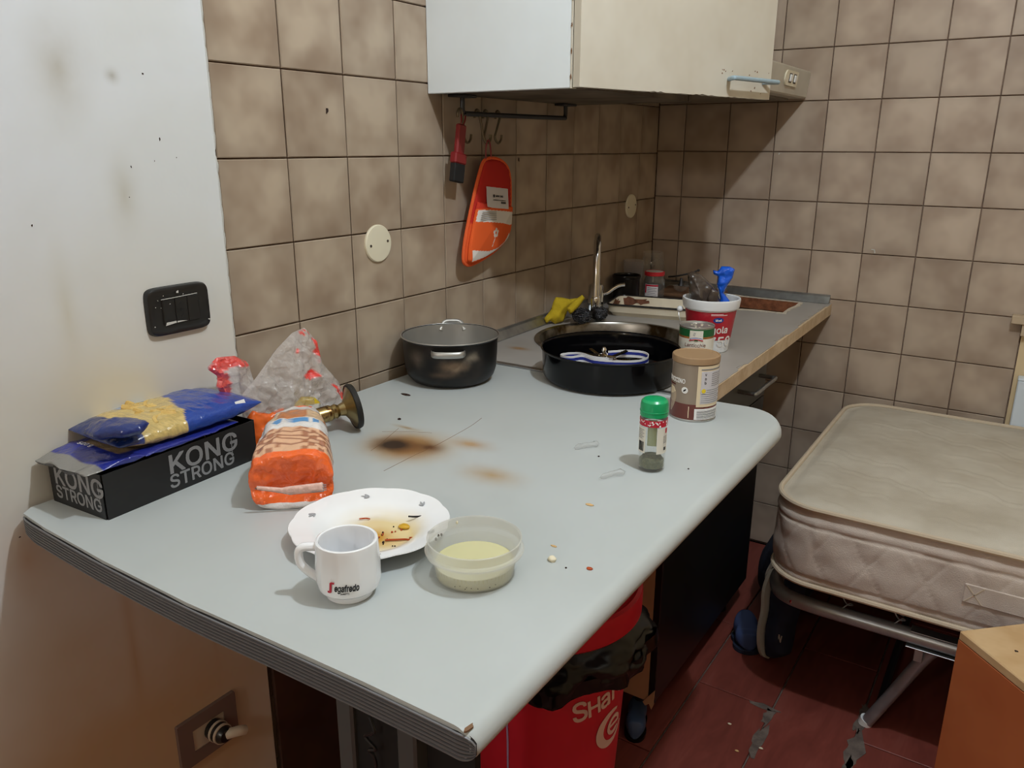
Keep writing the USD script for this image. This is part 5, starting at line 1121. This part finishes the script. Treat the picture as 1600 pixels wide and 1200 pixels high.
# pans and jars in the corner
dp = Thing('small_pot', 'small dark pot with rolled rim behind the baking tray, beside the tap', 'pot', (.056, -.318, zc(-.31)))
dp.add('body', lathe([(0, 0), (.036, 0), (.041, .004), (.0425, .02), (.0425, .074), (.0445, .079), (.0455, .083), (.0445, .0865), (.0425, .086), (.0405, .080), (.0405, .006), (0, .005)], 56), 'dark_pan')
rj = Thing('red_lid_jar', 'glass jar with red lid and white label in the corner behind the baking tray', 'jar', (.128, -.262, zc(-.26))); va = facing(.128, -.262)
rj.add('glass', lathe([(0, .001), (.030, 0), (.0335, .003), (.0345, .012), (.0345, .062), (.033, .072), (.0295, .080), (.0290, .086), (.0278, .086), (.0282, .079), (.0320, .070), (.0332, .060), (.0332, .010), (.029, .004), (0, .005)], 48), 'glass')
rj.add('lid', lathe([(0, .0835), (.0315, .0835), (.0325, .0845), (.0325, .0945), (.0310, .0965), (.0290, .0965), (.0285, .0955), (0, .0952)], 48), 'lid_red', label='red metal lid'); rj.add('lid_top', lathe([(0, .0952), (.0280, .0955), (.0280, .0960), (0, .0962)], 40), 'plastic_white', label='pale lid top')
lb_ = rj.add('label', patch(.0347, va - 52, va + 22, .008, .058, 14), 'paper', label='white label with red frame'); rj.add('frame', patch(.0353, va - 50, va + 22, .052, .057, 12, .0003), 'print_red', parent=lb_); rj.add('frame', patch(.0353, va - 50, va - 42, .030, .057, 4, .0003), 'print_red', parent=lb_)
for k in range(5): rj.add('text_line', patch(.0353, va - 34, va + 14 - 6 * (k % 2), .046 - .0055 * k, .0474 - .0055 * k, 8, .0003), 'print_grey', parent=lb_)
gj = Thing('glass_jar', 'tall empty glass jar in the far corner of the countertop', 'jar', (.071, -.150, zc(-.15)))
gj.add('glass', lathe([(0, .001), (.034, 0), (.038, .004), (.040, .014), (.040, .105), (.0385, .116), (.034, .122), (.034, .138), (.0345, .142), (.0328, .142), (.0325, .122), (.0370, .115), (.0385, .104), (.0385, .012), (.034, .004), (0, .005)], 48), 'glass')
pcu = Thing('plastic_cup', 'hazy plastic cup standing in the far corner beside the glass jar', 'cup', (.040, -.232, zc(-.23)))
pcu.add('cup', lathe([(0, .001), (.026, .001), (.027, .003), (.0345, .118), (.0355, .120), (.0340, .1205), (.0330, .118), (.0258, .004), (0, .003)], 44), 'cup_plastic')
bdW = Thing('wooden_board', 'brown wooden board lying in the corner over the hob cut-out', 'board', (.150, -.120, zc(-.12) + .0016), 8)
bdW.add('board', bx(-.05, .155, -.075, .085, .0, .014, .004), 'board_wood'); bdW.add('foot', bx(-.05, .155, -.135, -.077, .0, .006, .002), 'dark_pan', label='dark metal strip')
ld_ = Thing('ladle', 'small steel strainer with its handle propped on the wooden board in the corner', 'kitchen utensil', (.176, -.150, zc(-.12) + .0165))
ld_.add('bowl', lathe([(0, 0), (.012, .002), (.022, .010), (.026, .020), (.0272, .021), (.024, .0195), (.020, .011), (.011, .0035), (0, .0015)], 32), 'glass', label='small glass bowl'); ld_.add('handle', tube(curve([(-.06, .035, .040), (-.02, .03, .048), (.02, .045, .060), (.035, .052, .067)], 20), .0028, 8), 'dark_steel'); ld_.add('knob', moved(blob(.0045, 1, 0, sub=2), T(.037, .053, .068)), 'dark_steel')
ld_.add('stand', bx(-.018, .018, -.012, .012, .0205, .044, .003) if False else moved(lathe([(0, .0205), (.010, .0205), (.007, .03), (.003, .046), (0, .047)], 16), np.eye(4)), 'dark_steel')

# ------------------------------------------------------------------ under the table: bin, clog
bn = Thing('trash_bin', 'red plastic trash bin with black liner under the table edge', 'trash bin', (.497, -1.533, 0)); va = facing(.497, -1.533)
BR = lambda z: .126 + .030 * z / .56
bn.add('body', lathe([(0, .004), (.118, .004), (.120, 0), (.124, 0), (.126, .006), (BR(.59), .59), (BR(.59) - .004, .59), (.120, .008), (0, .008)], 80), 'bin_red')
LZ = .063
ldp = bn.add('lid', lathe([(r_, z_ + LZ) for r_, z_ in ((BR(.5) + .004, .500), (.1685, .503), (.1725, .508), (.1730, .545), (.1715, .553), (.1650, .556), (.1580, .551), (.1350, .553), (.1300, .562), (.1260, .590), (.1210, .596), (.1150, .592), (.1080, .566), (.1020, .556), (.0600, .540), (0, .532))], 96), 'bin_red', label='round red lid with raised inner ring')
def liner():
    n, k = 160, 30; V = []; g = rng(3); ang0 = np.linspace(0, 2 * PI, n, endpoint=False)
    hem = .458 + .055 * np.sin(ang0 * 1 + 2.2) + .022 * np.sin(ang0 * 3 + 1) + .012 * np.sin(ang0 * 7)
    for i in range(k):
        t = i / (k - 1); z = .572 + (hem - .572) * t; r = .1615 + .010 * np.sin(PI * min(1, t * 1.1)) + .030 * t * np.clip(np.cos(ang0 - math.radians(va + 62)), 0, 1) + .012 * t
        fold = (meshkit.fbm(np.c_[np.cos(ang0) * 5 + t, np.sin(ang0) * 5, np.full(n, t * 2.5)], 3, 2) - .5) * .030 * min(1, t * 3) + (np.abs(np.sin(ang0 * 9 + t * 3 + 2 * np.sin(ang0 * 2))) - .5) * .004 * min(1, t * 3)
        V.append(np.c_[(r + fold) * np.cos(ang0), (r + fold) * np.sin(ang0), z])
    for i in range(4): V.append(np.c_[V[k - 1][:, :2] * (1 - .02 * (i + 1) / 4), V[k - 1][:, 2] + .006 * (i + 1)])
    V = np.array(V); f = []
    for i in range(len(V) - 1):
        for j in range(n):
            a, b, c, d = i * n + j, i * n + (j + 1) % n, (i + 1) * n + (j + 1) % n, (i + 1) * n + j; f += [[a, c, b], [a, d, c]]
    return trimesh.Trimesh(V.reshape(-1, 3), f, process=False)
bn.add('liner', liner(), 'bin_liner', smooth=True, label='black bin liner hanging out below the lid')
def bwr(m, a, z):
    v = np.array(m.vertices); v[:, 0] *= BR(0) / BR(z); m.vertices = v; return wrap(m, BR(0) + .0006, va + a, z, .030 / .56)
for ch, a, dz, s in (('S', 18, 0, 1.35), ('H', 29, .003, 1.15), ('a', 40, .008, 1.3), ('r', 50.5, .013, 1.3), ('e', 58, .017, 1.3)):
    bn.add('lettering', bwr(moved(text(ch, .030 * s, .0008, True, .9), R(8, [0, 0, 1])), a, .412 + dz), 'bin_print', label='pale letter %s' % ch)
tor = Point(0, 0).buffer(.040, 24).difference(Point(.008, .002).buffer(.030, 24)).difference(sbox(.012, -.02, .06, .06).intersection(Polygon([(0, 0), (.06, -.012), (.06, .06), (.03, .06)])))
e2 = Point(.010, .002).buffer(.021, 24).difference(Point(.010, .002).buffer(.0135, 24)).union(sbox(-.004, .0, .024, .005)).difference(sbox(.010, -.010, .04, -.001))
for q, lab in ((tor, 'pale swirl emblem'), (e2, 'pale inner swirl')): bn.add('emblem', bwr(prism(q, .0008).subdivide().subdivide(), 54, .362), 'bin_print', label=lab)
dripx = [(0, .40), (.0004, .36), (-.001, .30), (.001, .27), (-.0025, .25), (-.002, .20), (0, .12), (.001, .02)]
bn.add('paint_drip', bwr(prism(LineString([(x_, z_ - .2) for x_, z_ in dripx]).buffer(.0017), .0008).subdivide().subdivide().subdivide(), -27, .2), 'paint_drip', label='pale lilac drip running down the side')
cg = Thing('clog', 'blue rubber clog lying under the black cabinet beside the bin', 'shoe', (.512, -1.120, 0), -70)
def shoe_mesh(L, W, H, toe=.055, seed=0):
    nu, nv = 40, 32; V = []
    for i in range(nu):
        u = i / (nu - 1); w = W / 2 * (1 - abs(2 * u - 1) ** 3.2) ** .5 * (1 - .16 * math.exp(-((u - .45) / .14) ** 2)); w = max(w, .002)
        h = (toe + (H - toe) * np.clip((.62 - u) / .5, 0, 1) ** .8) * min(1, ((1 - u) / .12) ** .5 if u > .88 else 1) * (min(1, (u / .06)) ** .4 if u < .06 else 1); h = max(h, .004)
        th = np.linspace(0, 2 * PI, nv, endpoint=False); c, s = np.cos(th), np.sin(th)
        V.append(np.c_[np.full(nv, u * L), w * np.sign(c) * np.abs(c) ** .7, h / 2 + h / 2 * np.sign(s) * np.abs(s) ** .8])
    V = np.array(V); f = []
    for i in range(nu - 1):
        for j in range(nv):
            a, b, c, d = i * nv + j, i * nv + (j + 1) % nv, (i + 1) * nv + (j + 1) % nv, (i + 1) * nv + j; f += [[a, c, b], [a, d, c]]
    v = np.vstack([V.reshape(-1, 3), V[0].mean(0), V[-1].mean(0)])
    for j in range(nv): f += [[len(v) - 2, j, (j + 1) % nv], [len(v) - 1, (nu - 1) * nv + (j + 1) % nv, (nu - 1) * nv + j]]
    return trimesh.Trimesh(v, f, process=False)
def sole_poly(L, W):
    us = np.linspace(0, 1, 40); w = W / 2 * np.maximum(1 - np.abs(2 * us - 1) ** 3.2, 0) ** .5 * (1 - .16 * np.exp(-((us - .45) / .14) ** 2))
    return Polygon(np.vstack([np.c_[us * L, w], np.c_[us[::-1] * L, -w[::-1]]])).buffer(.003)
cg.add('upper', moved(shoe_mesh(.11, .05, .050, .040), T(-.06, 0, .008)), 'clog_blue', smooth=True); cg.add('sole', moved(prism(sole_poly(.11, .048), .009), T(-.06, 0, 0)), 'dark_pan')
# shoes by the black cabinet
s1 = Thing('sneaker', 'navy canvas sneaker with white sole edge standing on its toe by the bed', 'shoe', (.705, -.655, .004))
sM = basis((.0, .0, .012), (-.10, .22, .97), (-.85, -.52, .03)); sM = basis((0, 0, 0), (.06, -.26, -.965), (.45, .88, -.2))
Ms = T(-.025, .055, .242) @ sM
s1.add('upper', moved(shoe_mesh(.245, .088, .085, .06), Ms @ T(0, 0, .010)), 'shoe_navy', smooth=True)
s1.add('sole', moved(prism(sole_poly(.25, .090), .011), Ms @ T(-.002, 0, 0)), 'sole_white', label='white rubber sole')
s1.add('lettering', moved(text('W', .020, .0015, True, .8), basis((.020, -.040, .085), (.85, -.5, .12), (-.1, .1, 1))), 'sole_white', label='pale letter W')
s2 = Thing('slip_on_shoe', 'blue slip-on shoe lying flat beside the black cabinet', 'shoe', (.605, -.585, 0), -62)
s2.add('sole', prism(sole_poly(.10, .075), .012), 'shoe_navy'); s2.add('upper', moved(shoe_mesh(.098, .073, .075, .045), T(0, 0, .012)), 'shoe_blue', smooth=True)
bk2 = Thing('rucksack', 'dark navy bag slumped on the floor beside the black cabinet, behind the sneaker', 'bag', (.665, -.36, 0))
m = blob(1, 61, .12, (.085, .12, .14), 4); v = np.array(m.vertices); v[:, 2] = np.maximum(v[:, 2] + .125, .0005); m.vertices = v; bk2.add('body', m, 'bag_navy', smooth=True)
bk2.add('strap', tube(curve([(-.02, -.115, .20), (-.03, -.135, .16), (-.02, -.130, .12), (.0, -.12, .10)], 20), .006, 8), 'sole_white', label='pale strap')
b3 = Thing('paper_sack', 'crumpled brown sack leaning on the back wall beside the cabinet', 'bag', (.665, -.13, 0))
m = blob(1, 66, .18, (.085, .10, .20), 4); v = np.array(m.vertices); v[:, 2] = np.maximum(v[:, 2] + .17, .0005); m.vertices = v; b3.add('body', m, 'bag_brown', smooth=True)

# ------------------------------------------------------------------ bed and mattress
MX0, MX1, MY0, MY1, MZ0, MZ1 = .729, 2.62, -.934, -.052, .410, .597
def rrect(x0, x1, y0, y1, r, step=.006, far=.05):
    P = []
    def seg(a, b, st):
        a, b = np.array(a), np.array(b); n = max(1, int(np.linalg.norm(b - a) / st)); return [a + (b - a) * k / n for k in range(n)]
    def arc(cx2, cy2, a0): n = int(r * PI / 2 / step); return [np.array([cx2 + r * math.cos(math.radians(a0 + 90 * k / n)), cy2 + r * math.sin(math.radians(a0 + 90 * k / n))]) for k in range(n)]
    xm = 1.5
    P += seg((x0 + r, y0), (xm, y0), step) + seg((xm, y0), (x1 - r, y0), far) + arc(x1 - r, y0 + r, -90) + seg((x1, y0 + r), (x1, y1 - r), far) + arc(x1 - r, y1 - r, 0) + seg((x1 - r, y1), (xm, y1), far) + seg((xm, y1), (x0 + r, y1), step) + arc(x0 + r, y1 - r, 90) + seg((x0, y1 - r), (x0, y0 + r), step) + arc(x0 + r, y0 + r, 180)
    return np.array(P)
MO = rrect(MX0, MX1, MY0, MY1, .105); MPoly = Polygon(MO)
mt_ = Thing('mattress', 'worn cream quilted single mattress on the folding bed', 'mattress')
def mattress_side():
    O = MO; n = len(O); t = np.roll(O, -1, 0) - np.roll(O, 1, 0); t /= np.linalg.norm(t, axis=1, keepdims=True); nr = np.c_[t[:, 1], -t[:, 0]]
    s = np.r_[0, np.cumsum(np.linalg.norm(np.diff(O, axis=0), axis=1))]; k = 46; V = []
    for i in range(k):
        q = i / (k - 1); z = MZ0 + (MZ1 - MZ0) * q; off = .004 - .010 * (2 * q - 1) ** 4
        for band in (.10, .78, .90): off -= .0042 * math.exp(-((q - band) / .018) ** 2)
        d = np.zeros(n)
        if .12 < q < .76:
            for sg in (1, -1):
                ph = (s + sg * (q - .44) * .115 * 1.0) / .115; e = np.abs(ph - np.round(ph)); d = np.maximum(d, np.exp(-(e / .03) ** 2))
        wob = (meshkit.noise(np.c_[s * 30, np.full(n, q * 6), np.zeros(n)], 3) - .5) * .005
        V.append(np.c_[O + nr * (off - .0020 * d + wob)[:, None], np.full(n, z)])
    V = np.array(V).reshape(-1, 3); f = []
    for i in range(k - 1):
        a = i * n + np.arange(n); b = i * n + (np.arange(n) + 1) % n; f += np.stack([a, b, b + n], 1).tolist() + np.stack([a, b + n, a + n], 1).tolist()
    return trimesh.Trimesh(V, f, process=False)
mt_.add('side', mattress_side(), 'mattress_side', smooth=True, label='quilted side border with diamond stitching')
def mattress_top():
    gx, gy = np.meshgrid(np.arange(MX0, 1.5, .007), np.arange(MY0, MY1, .007)); g2x, g2y = np.meshgrid(np.arange(1.52, MX1, .04), np.arange(MY0, MY1, .04))
    P = np.vstack([np.c_[gx.ravel(), gy.ravel()], np.c_[g2x.ravel(), g2y.ravel()]]); inn = MPoly.buffer(-.006); import shapely
    P = P[shapely.contains_xy(inn, P[:, 0], P[:, 1])]; nb = len(MO); A = np.vstack([MO, P]); tri = Delaunay(A).simplices; c = A[tri].mean(1); tri = tri[shapely.contains_xy(MPoly, c[:, 0], c[:, 1])]
    d1, d2 = A[tri[:, 1]] - A[tri[:, 0]], A[tri[:, 2]] - A[tri[:, 0]]; fl_ = (d1[:, 0] * d2[:, 1] - d1[:, 1] * d2[:, 0]) < 0; tri[fl_] = tri[fl_][:, ::-1]
    dist = shapely.distance(shapely.points(A), MPoly.exterior); z = .012 * (1 - np.exp(-dist / .05)) - .004 * np.exp(-((dist - .018) / .012) ** 2)
    x, y = A[:, 0], A[:, 1]
    w = y + .30 * x + .010 * np.sin(x * 38) + .006 * np.sin(x * 91 + 1) ; ph = w / .105; e = np.abs(ph - np.round(ph)) * .105
    brk = np.clip((meshkit.noise(np.c_[x * 9, np.round(ph) * 3.3, np.zeros(len(A))], 6) - .30) * 4, 0, 1)
    z += .0026 * np.exp(-(e / .004) ** 2) * brk * np.clip(dist / .05, 0, 1) - .0012 * np.exp(-((e - .012) / .008) ** 2) * brk
    z += (meshkit.fbm(np.c_[x * 14, y * 14, np.zeros(len(A))], 3, 8) - .5) * .004 * np.clip(dist / .06, 0, 1)
    return trimesh.Trimesh(np.c_[A, MZ1 + z - .012 * 0], tri, process=False)
mt_.add('top', mattress_top(), 'mattress_top', smooth=True, label='greyish stained quilted top')
bo = MPoly.buffer(-.002); mt_.add('bottom', prism(bo, .004, MZ0 - .003), 'mattress_side')
for z_ in (MZ0 + .001, MZ1 + .001):
    mt_.add('piping', tube(np.c_[MO[::2] , np.full(len(MO[::2]), z_)], .0062, 8, True), 'mattress_piping', label='edge piping')
hx = 1.135
mt_.add('handle', cat_([bx(hx, hx + .13, MY0 - .0090, MY0 - .0045, .478, .520, .0015)]), 'mattress_side', label='fabric carrying handle')
xb_ = mt_.add('stitch', moved(cat_([prism(LineString([(0, 0), (.030, .036)]).buffer(.0010), .0012), prism(LineString([(0, .036), (.030, 0)]).buffer(.0010), .0012)]), basis((hx + .004, MY0 - .0088, .481), (1, 0, 0), (0, 0, 1))), 'mattress_piping', kind='stuff')
bf = Thing('folding_bed', 'folding bed frame of grey metal tube with open springs under the mattress', 'bed')
TZ0 = .337
Fp = curve([(.765, -.135, TZ0 - .002), (.736, -.22, TZ0), (.734, -.50, TZ0), (.734, -.74, TZ0), (.738, -.82, TZ0), (.768, -.872, TZ0), (.835, -.889, TZ0), (1.0, -.890, TZ0), (1.3, -.890, TZ0), (1.8, -.890, TZ0), (2.3, -.890, TZ0), (2.55, -.885, TZ0), (2.62, -.80, TZ0), (2.62, -.2, TZ0), (2.55, -.125, TZ0), (1.8, -.12, TZ0), (.9, -.12, TZ0)], 190, True)
bf.add('frame_tube', tube(Fp, .0175, 16, True), 'galvanised', label='bent grey tube frame')
bf.add('leg', tube(curve([(1.115, -.872, TZ0 - .012), (1.085, -.850, .27), (1.03, -.818, .13), (.981, -.790, .004)], 30), .0145, 14), 'galvanised', label='slanting front leg')
bf.add('foot_cap', moved(lathe([(0, 0), (.0165, 0), (.0165, .018), (.0, .019)], 16), T(.979, -.789, 0) @ R(14, [.5, 1, 0])), 'plastic_white')
bf.add('leg', tube(curve([(1.115, -.150, TZ0 - .012), (1.085, -.17, .27), (1.03, -.20, .13), (.981, -.22, .004)], 30), .0145, 14), 'galvanised')
bf.add('leg', tube(curve([(2.2, -.872, TZ0 - .012), (2.3, -.80, .004)], 10), .0145, 14), 'galvanised'); bf.add('leg', tube(curve([(2.2, -.150, TZ0 - .012), (2.3, -.22, .004)], 10), .0145, 14), 'galvanised')
bf.add('floor_bar', tube(curve([(1.000, -.775, .03), (1.0, -.5, .03), (1.0, -.235, .03)], 20), .010, 10), 'dark_steel')
bf.add('bracket', bx(1.05, 1.16, -.908, -.880, TZ0 + .0185, TZ0 + .0205, .0006), 'aluminium', label='bright clamp plate above the tube'); bf.add('bracket', bx(1.045, 1.155, -.908, -.880, TZ0 - .0215, TZ0 - .0190, .0006), 'aluminium', label='bright clamp plate below the tube'); bf.add('link', bx(1.062, 1.080, -.868, -.862, .262, .338, .001), 'galvanised')
bf.add('bolt', moved(lathe([(0, 0), (.0055, 0), (.005, .004), (0, .0055)], 14), T(.795, -.897, TZ0) @ R(90, [1, 0, 0])), 'chrome')
bf.add('net', bx(.775, 2.58, -.855, -.155, .388, .402), 'bed_net', label='black woven bed base'); bf.add('net_edge', bx(.772, 2.58, -.862, -.855, .384, .4035, .001), 'bed_net')
for cx_ in (.905, 1.015):
    bf.add('spring_hook', tube(curve([(cx_, -.886, TZ0 + .014), (cx_ + .004, -.893, TZ0 + .022), (cx_ + .014, -.884, TZ0 + .030), (cx_ + .020, -.876, TZ0 + .024), (cx_ + .010, -.874, TZ0 + .020), (cx_ + .002, -.876, TZ0 + .028), (cx_ - .006, -.872, TZ0 + .040)], 40), .0016, 6), 'galvanised', label='wire hook between tube and net')
bf.add('spring_wire', tube(curve([(.885, -.872, .398), (.893, -.874, .386), (.935, -.872, .380), (.95, -.868, .385), (.965, -.872, .383), (1.0, -.874, .380), (1.018, -.873, .384), (1.03, -.866, .378)], 50), .0016, 6), 'galvanised')
# bedside cabinet
WB = (1.142, -1.100)
ns = Thing('bedside_cabinet', 'orange-brown wooden box cabinet with a pale top standing at the right edge', 'cabinet', (WB[0], WB[1], 0), -46)
ns.add('top', bx(0, .42, .0, .20, .482, .500, .002), 'pale_wood', label='pale wooden top')
ns.add('side', bx(.0, .42, .0, .016, 0, .4815, .001), 'side_orange', label='orange-brown side'); ns.add('back', bx(.0, .016, .0165, .20, 0, .4815, .001), 'side_orange'); ns.add('side', bx(.0165, .42, .184, .20, 0, .4815, .001), 'side_orange'); ns.add('end', bx(.404, .42, .0165, .1835, 0, .4815, .001), 'side_orange')
ns.add('screw_hole', moved(prism(rough_poly(0, 0, .003, 8, .3, 3), .0006), T(.075, .055, .5)), 'crumb_dark')
# bits on the floor
for i, (x_, y_, mt, lab) in enumerate(((.745, -1.06, 'crumb_tan', 'pale chip on the red floor near the bin'), (.700, -.98, 'crumb_pale', 'tiny white crumb on the red floor'), (.79, -1.02, 'crumb_pale', 'pinkish chip on the worn floor joint'))):
    single('floor_crumb', moved(blob(1, 880 + i, .3, (.005, .003, .0018)), T(x_, y_, .0022)), mt, lab, 'crumb', smooth=True)
